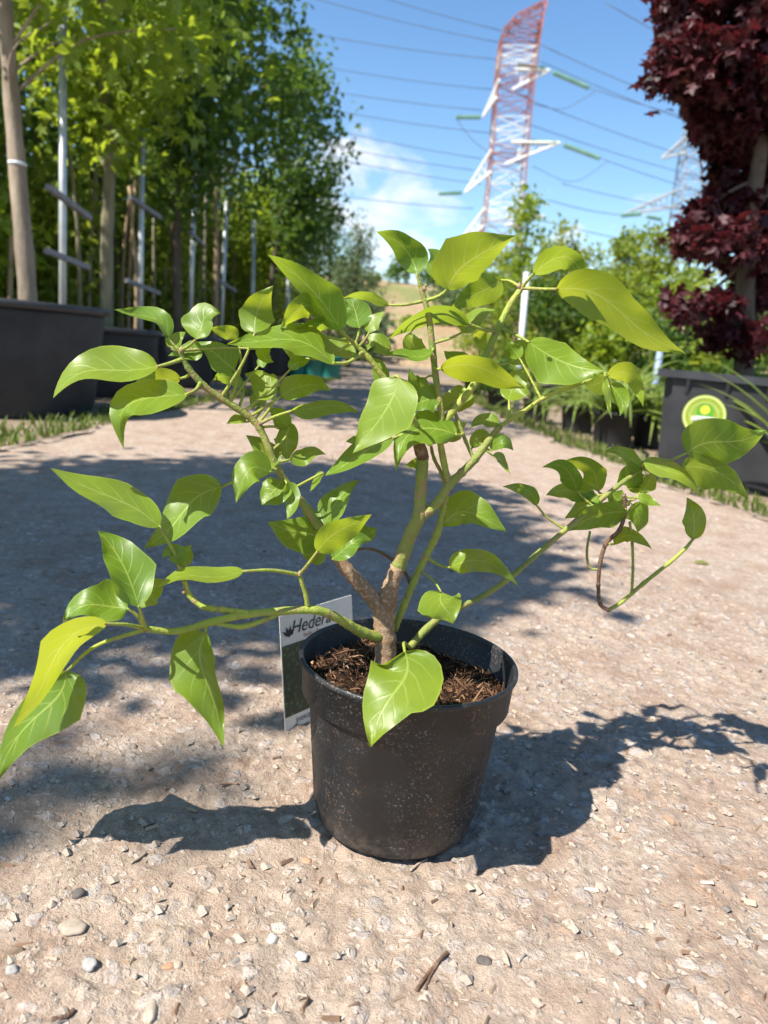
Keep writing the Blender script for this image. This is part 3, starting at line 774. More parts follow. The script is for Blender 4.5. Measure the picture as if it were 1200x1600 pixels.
def blade_plant(loc, n, L, w, label, seed, potr=.0, poth=.0, arch=.9, group=None, name='strap_leaf_plant', fan=None):
    rg = random.Random(seed); root = empty(name, loc); tag(root, label, 'plant', group)
    if potr:
        MB().lathe([(potr * .75, 0), (potr * .93, poth - .02), (potr, poth - .02), (potr, poth), (potr * .92, poth), (potr * .88, poth - .03), (.001, poth - .03)], 28).build('pot', MAT['tub'], root, True)
    for i in range(n):
        a = rg.uniform(0, 2 * math.pi) if fan is None else rg.uniform(*fan); el = rg.uniform(.45, 1.45); l = L * rg.uniform(.6, 1.15); ww = w * rg.uniform(.7, 1.2)
        d = np.array([math.cos(a), math.sin(a), 0]); s = np.array([-math.sin(a), math.cos(a), 0]); V = []; m_ = 9
        pos = np.array([0, 0, max(poth - .03, 0)]) + d * potr * .25; e = el
        for k in range(m_):
            t = k / (m_ - 1); wk = ww * (1 - t ** 2.2) * (.75 + .5 * min(t * 4, 1)) + .0006
            nrm_ = np.cross(d * math.cos(e) + np.array([0, 0, math.sin(e)]), s)
            V += [pos - s * wk + nrm_ * wk * .4 * -1, pos, pos + s * wk - nrm_ * wk * .4]
            pos = pos + (d * math.cos(e) + np.array([0, 0, math.sin(e)])) * l / (m_ - 1); e -= arch * rg.uniform(.12, .26)
            pos[2] = max(pos[2], .012)
        Fc = []
        for k in range(m_ - 1):
            for q in (0, 1): Fc.append((3 * k + q, 3 * k + q + 1, 3 * k + q + 4, 3 * k + q + 3))
        mesh('blade', V, Fc, MAT['blade'], root, True)
    return root


blade_plant((1.40, 4.30, -.02), 60, .68, .016, 'arching strap-leaved plant in a ribbed black pot at the path edge', 3, .15, .22, 1.1)
blade_plant((1.70, 4.45, -.02), 70, .56, .010, 'fine-leaved clump tucked against the box side', 5, .14, .20, 1.2)
blade_plant((1.34, 5.05, -.02), 60, .50, .010, 'fine grassy clump behind the arching strap-leaved plant', 8, .14, .2, 1.2)
blade_plant((1.14, 5.7, -.02), 44, .44, .010, 'low grassy clump near the foot of the white post', 11, .12, .18, 1.2)
blade_plant((1.80, 5.2, -.02), 54, .56, .010, 'tall grassy clump beside the blue post', 15, .14, .2, 1.1)
blade_plant((1.70, 2.42, -.02), 26, .60, .018, 'broad sword-leaved plant in front of the stickered box', 21, .13, .2, .55)


def shrub(name, loc, r, h, fol, label, n=40, leaf=.05, group=None, pot=True):
    root = empty(name, loc); tag(root, label, 'shrub', group)
    z0 = .0
    if pot:
        MB().lathe([(.09, 0), (.12, .17), (.13, .17), (.13, .19), (.11, .19), (.001, .16)], 20).build('pot', MAT['tub'], root, True); z0 = .15
    mb = MB()
    for k in range(5):
        a = k * 1.3; mb.tube([(0, 0, z0), (.3 * r * math.cos(a), .3 * r * math.sin(a), z0 + h * .35), (.6 * r * math.cos(a), .6 * r * math.sin(a), z0 + h * .7)], [.008, .006, .004], 5)
    mb.build('stem', MAT['bark_tan'], root, True)
    _, p = crown_points(n, 30, ellipsoid((0, 0, z0 + h * .52), (r, r, h * .48), .2), .045)
    v, f = leaf_cloud(p[p[:, 2] > .02], leaf, .5); mesh('foliage', v, f, MAT[fol], root); return root


shrub('low_shrub', (.98, 6.9, -.02), .24, .26, 'f_dark', 'dark low shrub beside the white post')
shrub('low_shrub', (1.12, 7.9, -.02), .26, .30, 'f_maple', 'mid green low shrub behind the white post')
shrub('low_shrub', (.92, 8.9, -.02), .26, .30, 'f_lime', 'yellowish low shrub at the bend of the path')
shrub('low_shrub', (2.15, 4.4, -.02), .32, .42, 'f_dark', 'dark dense shrub behind the stickered box')

# posts
def post(px_b, px_t, Y, r, mat, label):
    b, t = at(*px_b, Y), at(*px_t, Y); b[2] = -.03; root = empty('post', tuple(b)); tag(root, label, 'post')
    MB().tube([(0, 0, 0), tuple((t - b) / 2), tuple(t - b)], r, 10).build('shaft', MAT[mat], root, True)
    MB().lathe([(r * 1.15, -.01), (r * 1.15, .012), (.001, .02)], 12, tuple(t - b)).build('cap', MAT[mat], root, True)


post((806, 642), (823, 428), 7.0, .030, 'whitepost', 'tall white post at the right edge of the path')
post((1018, 640), (1032, 545), 5.6, .026, 'bluepost', 'short blue-grey post left of the stickered box')
post((1100, 640), (1105, 548), 6.6, .022, 'bluepost', 'thin blue-grey post rising behind the stickered box')
post((960, 600), (966, 520), 9.5, .03, 'whitepost', 'short white post among the right-hand saplings')

# dark ball-headed standard
b = at(850, 640, 8.5)
potted_tree('standard_tree', (b[0], 8.5, -.02), .16, .24, [(0, 0, .2), (.02, 0, .6), (.03, 0, 1.1)], [.016, .014, .012], [(E_((.05, 0, 1.12), (.52, .4, .33)), 60, 34, .07)], .06, 'f_dark', 'bark_dark',
            'dark ball-headed standard tree right of the white post', 'tree', None, 8)
# rows of bright young trees
SAP = [(832, 288, 10.5, .42, 'f_maple', 3), (790, 380, 12, .6, 'f_lime', 2), (880, 345, 11.5, .5, 'f_lime', 2), (905, 440, 8.6, .4, 'f_maple', 1), (920, 372, 12.5, .5, 'f_lime', 2), (950, 430, 10.0, .45, 'f_maple', 2),
       (985, 350, 11.5, .4, 'f_lime', 2), (1000, 470, 7.6, .4, 'f_dark', 1), (1030, 345, 10.5, .42, 'f_lime', 2), (1045, 430, 8.8, .45, 'f_maple', 1), (1080, 400, 9.5, .45, 'f_lime', 1), (1110, 420, 7.4, .4, 'f_lime', 1),
       (1150, 450, 8.4, .45, 'f_lime', 1), (1190, 400, 9.8, .5, 'f_maple', 1), (880, 500, 9.4, .4, 'f_dark', 1), (940, 510, 7.2, .36, 'f_maple', 1), (1070, 500, 6.6, .36, 'f_dark', 1), (1140, 500, 6.2, .36, 'f_lime', 1), (760, 440, 13.5, .6, 'f_lime', 1),
       (860, 430, 14.0, .6, 'f_maple', 1), (1190, 480, 6.6, .4, 'f_dark', 1), (800, 470, 12.8, .5, 'f_dark', 1), (1010, 400, 13.5, .6, 'f_maple', 1), (960, 395, 14.5, .6, 'f_lime', 1)]
sl_names = {'f_maple': 'mid green', 'f_lime': 'bright lime green', 'f_dark': 'dark green'}
for (px, py, Y, r, fol, dens) in SAP:
    t = at(px, py, Y); H = t[2]
    cr = [(E_((0, 0, H * .74), (r * .62, r * .62, H * .24), .1), int(30 + 26 * (H > 1.6)), 26, .08), (E_((0, 0, H * .34), (r * .8, r * .8, H * .2), .1), 22, 24, .08)]
    if py == 288: cr = [(E_((0, 0, H * .8), (.18, .2, H * .19), .0), 22, 26, .09), (E_((0, 0, H * .5), (.4, .4, H * .2), .1), 34, 26, .1)]
    potted_tree('young_tree', (t[0], Y, -.02), .15, .22, [(0, 0, .15), (.02, 0, H * .5), (0, 0, H * .96)], [.018, .014, .006], cr, .075, fol, 'bark_tan',
                ('taller airy ' if py == 288 else '') + sl_names[fol] + ' young tree ' + ('in front of the red and white pylon' if py == 288 else 'in the nursery rows right of the path'), 'tree',
                None if py == 288 else sl_names[fol] + ' young trees in the right rows', 8)

# hillside bushes and the trees on its crest
for i in range(46):
    if i < 12: y = random.uniform(62, 80); x = -14 + i * 3.1 + random.uniform(-1, 1); r = random.uniform(.8, 1.5); lab = ('dark round tree on the crest of the hill', 'trees on the hill crest'); fol = 'f_dark'
    else: y = random.uniform(20, 55); x = random.uniform(-.25, .5) * y; r = random.uniform(.35, .9); lab = ('small green bush growing on the dry terraced hillside', 'bushes on the hillside'); fol = random.choice(['f_maple', 'f_grey', 'f_lime'])
    z = hill_z(x, y) - .1; root = empty('hill_tree' if i < 12 else 'hill_bush', (x, y, z)); tag(root, lab[0], 'tree' if i < 12 else 'bush', lab[1])
    MB().tube([(0, 0, 0), (0, 0, r * .6), (.05 * r, 0, r * 1.2)], [.09 * r, .07 * r, .03 * r], 6).build('trunk', MAT['bark_dark'], root, True)
    _, p = crown_points(26, 16, ellipsoid((0, 0, r * 1.0), (r, r, r * .85), .1), .2 * r); v, f = leaf_cloud(p, .30 * r + .05, .6)
    mesh('crown', v, f, MAT[fol], root)


# ------------------------------------------------------------------ PYLONS AND LINES
def pylon(name, label, Y, levels, arms, ins, mats, r=.085, white=()):
    P0 = at((levels[0][1] + levels[0][2]) / 2, levels[0][0], Y)
    zb = hill_z(P0[0], min(Y, 205)) - .5; lv = []
    for (py, a, b_) in levels:
        A, B = at(a, py, Y), at(b_, py, Y); lv.append((A, B))
    w = (lv[0][1] - lv[0][0]); c0 = (lv[0][0] + lv[0][1]) / 2; 
    foot = np.array([c0[0] - (lv[1][0][0] + lv[1][1][0] - 2 * c0[0]) * .8, Y, zb]); lv.insert(0, (foot - np.array([np.linalg.norm(w) * .62, 0, 0]), foot + np.array([np.linalg.norm(w) * .62, 0, 0])))
    root = empty(name, tuple(foot)); tag(root, label, 'pylon'); O = np.array(foot)
    def corners(A, B):
        h = np.linalg.norm(B - A) / 2; e = np.array([0, h, 0]); return [A - e - O, B - e - O, B + e - O, A + e - O]
    Cn = [corners(*l) for l in lv]
    for k in range(4):
        MB().tube([c[k] for c in Cn], r * 1.25, 5).build('leg', MAT[mats[0]], root)
    for i in range(len(Cn) - 1):
        mb = MB(); nsub = 2
        for s_ in range(nsub):
            a = [Cn[i][k] + (Cn[i + 1][k] - Cn[i][k]) * s_ / nsub for k in range(4)]; b2 = [Cn[i][k] + (Cn[i + 1][k] - Cn[i][k]) * (s_ + 1) / nsub for k in range(4)]
            for k in range(4):
                q = (k + 1) % 4
                for (u, v) in ((a[k], b2[q]), (a[q], b2[k]), (b2[k], b2[q])):
                    if np.linalg.norm(v - u) > .3: mb.tube([u, (u + v) / 2, v], r * .62, 4, False)
        mb.build('bracing', MAT[mats[1] if i in white else mats[0]], root)
    for (tip, lo, hi, dy) in arms:
        T = at(*tip, Y + dy) - O; mb = MB()
        for (p, rr) in ((lo, 1.0), (hi, 1.0)):
            for e in (-2.0, 2.0):
                Bp = at(*p, Y + e) - O; mb.tube([Bp, (Bp + T) / 2, T], r * 2.0, 5)
        for t_ in (.2, .4, .6, .8):
            q = [at(*p, Y + e) - O for p in (lo, hi) for e in (-2.0, 2.0)]; q = [x + (T - x) * t_ for x in q]
            for (a, b2) in ((0, 2), (1, 3), (0, 1), (2, 3)): mb.tube([q[a], (q[a] + q[b2]) / 2, q[b2]], r * .6, 4, False)
            q2 = [x + (T - x) * .2 for x in q]
            for (a, b2) in ((0, 2), (1, 3)): mb.tube([q[a], (q[a] + q2[b2]) / 2, q2[b2]], r * .55, 4, False)
        mb.build('cross_arm', MAT[mats[1]], root)
    for (a, b2, rr) in ins:
        A, B = at(*a, Y - 1.0) - O, at(*b2, Y - 1.0) - O; n = 13; mb = MB(); prof = []
        pts = [A + (B - A) * k / (2 * n) for k in range(2 * n + 1)]; rad = [rr * (1.0 if k % 2 else .55) for k in range(2 * n + 1)]
        mb.tube(pts, rad, 8); mb.build('insulator', MAT['insul'], root)
    return root


pylon('lattice_pylon', 'red and white lattice power pylon rising behind the young trees', 80,
      [(430, 742, 806), (350, 755, 812), (322, 759, 814), (262, 766, 819), (232, 768, 821), (190, 771, 825), (142, 775, 830), (112, 777, 833), (82, 780, 837), (55, 784, 841), (30, 806, 846), (3, 848, 855)],
      [((859, 110), (800, 140), (806, 108), -1), ((755, 182), (776, 152), (780, 124), 1), ((875, 223), (790, 256), (800, 222), -1), ((727, 300), (768, 268), (768, 234), 1), ((850, 338), (790, 352), (800, 328), 0), ((716, 380), (757, 352), (758, 325), 1)],
      [((864, 113), (920, 137), .30), ((751, 183), (712, 183), .26), ((880, 226), (937, 247), .30), ((722, 301), (685, 303), .24), ((808, 103), (852, 109), .36), ((822, 221), (868, 223), .32)],
      ('steel_red', 'steel_white'), .062, (2, 3, 5, 8))
pylon('lattice_pylon', 'grey lattice power pylon half hidden by the red maple', 110,
      [(430, 1046, 1112), (335, 1056, 1108), (300, 1060, 1106), (250, 1066, 1102), (215, 1070, 1099), (180, 1078, 1092)],
      [((1034, 247), (1072, 238), (1074, 212), 0), ((972, 336), (1058, 322), (1060, 296), 0), ((1140, 262), (1100, 250), (1100, 222), 0), ((1190, 360), (1108, 335), (1106, 302), 0)],
      [((970, 337), (1002, 334), .35), ((1010, 338), (1034, 343), .32)], ('steel_grey', 'steel_grey'), .10)

WIRES = [(460, -62, 784, 48, 80), (500, -12, 778, 66, 81), (460, 36, 781, 93, 79), (462, 85, 770, 140, 82), (462, 122, 752, 172, 80), (462, 150, 767, 208, 79), (462, 178, 752, 248, 81), (465, 205, 740, 266, 83), (560, 245, 752, 288, 80),
         (841, 68, 1060, 150, 80), (838, 93, 1060, 172, 82), (920, 137, 1065, 172, 79), (834, 159, 1060, 228, 81), (828, 195, 1060, 256, 83), (937, 247, 1065, 282, 79), (878, 287, 1065, 318, 81), (855, 312, 970, 336, 82), (945, 3, 1045, 52, 70), (790, 330, 1000, 368, 84), (560, 300, 740, 326, 83)]
for (x1, y1, x2, y2, Y) in WIRES:
    s_ = (y2 - y1) / (x2 - x1); xa, xb = x1, x2
    if x1 < 600: xa = 250
    if x2 > 990: xb = 1330
    A = at(xa, y1 + s_ * (xa - x1), Y); B = at(xb, y2 + s_ * (xb - x2), Y + 4)
    o = empty('power_line', tuple(A)); tag(o, 'thin dark power line crossing the blue sky at the pylon', 'cable', 'power lines')
    D = B - A; pts = [D * t + np.array([0, 0, -1.2 * 4 * t * (1 - t)]) * (np.linalg.norm(D) / 60) for t in np.linspace(0, 1, 15)]
    MB().tube(pts, .040, 5).build('cable', MAT['cable'], o, True)
for pts in ([(834, 163), (880, 170), (930, 143)], [(832, 260), (895, 284), (950, 252)], [(712, 184), (735, 215), (765, 240)]):
    P = smooth_path([at(*p, 79) for p in pts], 6); o = empty('jumper_loop', tuple(P[0])); tag(o, 'slack jumper cable hanging between pylon insulators', 'cable', 'jumper cables')
    MB().tube(P - P[0], .035, 5).build('cable', MAT['cable'], o, True)


# ================================================================== THE POTTED IVY
ivy = empty('potted_ivy', (0, 0, 0)); tag(ivy, 'leafy green ivy in a round black plastic pot on the sunlit path', 'potted plant')
PH = .1776
mb = MB()
mb.lathe([(.001, .004), (.070, .004), (.078, .0), (.0815, .002), (.083, .008), (.0855, .018), (.0858, .0195), (.0866, .021), (.0990, .1355), (.1000, .1372), (.1050, .1378), (.1064, .1392), (.1085, .1715), (.1105, .1722), (.1115, .1740), (.1112, .1768), (.1100, PH), (.1075, .1772), (.1066, .1745), (.1050, .140), (.0985, .136), (.093, .08)], 128)
pot = mb.build('pot', MAT['pot'], ivy, True)


def soil():
    n = 150; xs = np.linspace(-.105, .105, n); X, Y = np.meshgrid(xs, xs); R = np.hypot(X, Y)
    Z = .139 + .010 * np.clip(vnoise(X * 26 + 3, Y * 26, 2), 0, 1) + .007 * vnoise(X * 80, Y * 80, 3) + .004 * vnoise(X * 200, Y * 200, 4)
    Z += .022 * np.exp(-(((X + .065) / .035) ** 2 + ((Y + .01) / .05) ** 2)) + .016 * np.exp(-(((X - .055) / .04) ** 2 + ((Y + .045) / .03) ** 2)) - .012 * np.exp(-(((X - .03) / .04) ** 2 + ((Y - .04) / .05) ** 2)) + .008 * np.exp(-((X / .03) ** 2 + (Y / .03) ** 2))
    idx = -np.ones((n, n), int); m = R < .1045; idx[m] = np.arange(m.sum()); f = []
    for j in range(n - 1):
        for i in range(n - 1):
            q = (idx[j, i], idx[j, i + 1], idx[j + 1, i + 1], idx[j + 1, i])
            if min(q) >= 0: f.append(tuple(int(k) for k in q))
    mesh('soil', np.stack([X[m], Y[m], Z[m]], -1), f, MAT['peat'], ivy, True)
    zf = lambda x, y: float(Z[int(np.clip(np.searchsorted(xs, y), 0, n - 1)), int(np.clip(np.searchsorted(xs, x), 0, n - 1))])
    mb = MB()
    for _ in range(2300):
        a = random.uniform(0, 2 * math.pi); r = .101 * math.sqrt(random.random()); x, y = r * math.cos(a), r * math.sin(a); z = zf(x, y)
        l = random.choice([.004, .006, .008, .012, .016]) * random.uniform(.6, 1.2); d = np.array([random.gauss(0, 1), random.gauss(0, 1), random.gauss(.1, .45)]); d /= np.linalg.norm(d)
        if math.hypot(x + d[0] * l, y + d[1] * l) > .102: continue
        p = np.array([x, y, z + random.uniform(-.001, .003)]); m_ = p + d * l / 2 + np.array([random.gauss(0, .0012), random.gauss(0, .0012), random.uniform(0, .002)])
        mb.tube([p, m_, p + d * l], np.array([1, 1, .6]) * random.uniform(.00028, .0009), 3, False)
    o = mb.build('peat_fibres', MAT['fibre'], ivy); o['kind'] = 'stuff'
    mb = MB()
    for _ in range(700):
        a = random.uniform(0, 2 * math.pi); r = .098 * math.sqrt(random.random()); x, y = r * math.cos(a), r * math.sin(a); z = zf(x, y); q = random.uniform(.0008, .0026)
        v = RNG.normal(size=(6, 3)); v = np.array([(1, 0, 0), (-1, 0, 0), (0, 1, 0), (0, -1, 0), (0, 0, 1), (0, 0, -1)]) * (1 + .4 * v) * q + np.array([x, y, z + q * .3])
        mb.add(v, [(0, 2, 4), (2, 1, 4), (1, 3, 4), (3, 0, 4), (2, 0, 5), (1, 2, 5), (3, 1, 5), (0, 3, 5)])
    o = mb.build('peat_crumbs', MAT['fibre'], ivy); o['kind'] = 'stuff'
    return zf


soil_z = soil()

# branches: photo pixel, distance from the pot's centre plane (m), radius (mm)
BR = [
    ('trunk', 'wood', [(603, 1040, 0, 14), (602, 1000, 0, 13), (600, 965, 0, 13), (606, 935, 0, 12.5), (611, 915, 0, 9.5), (622, 885, 0, 9)]),
    ('branch', 'wood', [(600, 962, 0, 10), (585, 938, -.004, 9.5), (562, 912, -.008, 8.5), (540, 888, -.012, 8), (524, 866, -.014, 7)]),
    ('branch', 'mid', [(524, 866, -.014, 7), (505, 835, -.016, 5.5), (480, 795, -.02, 5), (455, 765, -.024, 4.6), (436, 735, -.028, 4.2), (420, 700, -.03, 4), (405, 668, -.03, 4), (385, 648, -.032, 4), (345, 622, -.04, 3.8), (318, 602, -.045, 3.6), (293, 573, -.048, 3.4), (282, 548, -.05, 2.6)]),
    ('branch', 'mid', [(621, 890, 0, 9), (632, 860, 0, 8.4), (643, 832, 0, 8.2), (655, 806, 0, 8), (657, 770, .004, 7), (660, 730, .006, 6.8), (662, 712, .006, 6.2)]),
    ('branch', 'mid', [(655, 808, 0, 6.5), (672, 797, .002, 6.2), (688, 780, .006, 6), (702, 758, .01, 5.5), (722, 738, .012, 5), (742, 718, .014, 4.6), (763, 690, .016, 4.2), (781, 666, .018, 3.8)]),
    ('branch', 'green', [(616, 985, .012, 4.5), (630, 948, .016, 4.5), (646, 910, .018, 4.4), (665, 870, .018, 4.4), (682, 836, .016, 4.6), (692, 800, .014, 4), (697, 768, .012, 4)]),
    ('branch', 'green', [(702, 758, .01, 4), (692, 715, .012, 4), (688, 680, .016, 4.2), (700, 652, .02, 4.6), (722, 625, .026, 4.6), (742, 598, .032, 4.4), (756, 562, .038, 4.2), (776, 518, .046, 4), (797, 476, .054, 3.8), (815, 450, .058, 3.4)]),
    ('branch', 'mid', [(690, 690, .016, 4), (689, 640, .016, 3.8), (681, 590, .018, 3.8), (676, 545, .02, 3.8), (670, 495, .022, 3.6), (661, 460, .024, 3.2), (655, 440, .024, 2.4)]),
    ('branch', 'green', [(662, 705, .006, 3.8), (648, 660, .0, 3.6), (622, 620, -.008, 3.4), (598, 588, -.014, 3.4), (575, 558, -.018, 3.2), (552, 535, -.022, 2.8)]),
    ('branch', 'green', [(594, 996, -.006, 6.5), (566, 988, -.018, 6.5), (543, 975, -.03, 5.6), (520, 962, -.04, 5.2), (490, 953, -.05, 5), (440, 955, -.06, 4.6), (385, 960, -.07, 4.4), (330, 972, -.08, 4.2), (278, 986, -.09, 3.8), (228, 983, -.105, 3.4)]),
    ('branch', 'green', [(390, 958, -.07, 3.6), (350, 953, -.07, 3.4), (318, 948, -.068, 3.4), (296, 930, -.066, 3.2), (288, 908, -.066, 2.6)]),
    ('branch', 'green', [(440, 956, -.06, 3.2), (415, 968, -.066, 3), (378, 979, -.074, 3), (345, 975, -.078, 2.6), (328, 972, -.08, 2.4)]),
    ('branch', 'green', [(481, 952, -.052, 3), (478, 930, -.054, 2.8), (472, 912, -.056, 2.6), (468, 898, -.056, 2.8)]),
    ('branch', 'mid', [(640, 1012, .0, 4.6), (664, 985, .006, 4.8), (690, 963, .016, 4.4), (722, 947, .03, 4), (760, 928, .045, 3.8), (800, 900, .06, 3.7), (848, 858, .078, 3.7), (900, 814, .094, 3.6), (940, 780, .108, 3.4), (975, 752, .118, 3.2), (1003, 733, .125, 3)]),
    ('branch', 'brown', [(975, 772, .112, 2.8), (976, 800, .112, 2.8), (968, 828, .11, 3), (948, 848, .108, 3.2), (938, 878, .106, 2.8), (935, 915, .106, 2.7), (938, 944, .106, 2.7), (952, 954, .106, 2.8)]),
    ('branch', 'green', [(950, 954, .106, 2.8), (972, 940, .106, 2.8), (1005, 912, .108, 2.8), (1045, 880, .11, 2.6), (1070, 858, .112, 2.4), (1083, 842, .112, 2)]),
    ('branch', 'green', [(987, 928, .107, 2), (989, 890, .11, 2), (988, 850, .112, 2), (984, 815, .114, 2)]),
    ('branch', 'mid', [(935, 890, .106, 1.9), (921, 886, .108, 1.8), (917, 862, .108, 1.8), (922, 830, .11, 1.6)]),
    ('branch', 'mid', [(700, 770, .012, 2.6), (690, 740, .02, 2.4), (678, 716, .024, 2.2), (672, 690, .028, 2)]),
    ('branch', 'mid', [(742, 720, .014, 2.4), (728, 690, .02, 2.2), (715, 655, .024, 2.2), (706, 632, .026, 2)]),
    ('branch', 'green', [(781, 666, .018, 2.6), (815, 645, .01, 2.4), (853, 620, .0, 2.3), (905, 600, -.012, 2.1), (945, 588, -.03, 1.8)]),
    ('branch', 'brown', [(643, 917, .018, 2.2), (632, 893, .02, 2.2), (610, 872, .022, 2), (580, 858, .024, 1.8), (545, 860, .025, 1.6)]),
]
BP = []
for (nm, mt, pts) in BR:
    Q = smooth_path(pts, 6)
    BP.append(Q)
    P = np.array([at(q[0], q[1], q[2]) for q in Q]); rad = Q[:, 3] / 1000 * .82
    rad = rad * (1 + .06 * np.sin(np.arange(len(rad)) * 2.1 + pts[0][0])) 
    if nm == 'trunk': P[0, 2] = .12; P[1:3, 2] = np.maximum(P[1:3, 2], .125)
    knots = np.zeros(len(rad)); knots[6::6] = 1; rad = rad * (1 + .12 * knots)
    MB().tube(P, rad, 12).build(nm, MAT[mt], ivy, True)
BPX = np.concatenate([q[:, :3] for q in BP]); BP3 = np.array([at(*q[:3]) for q in BPX])

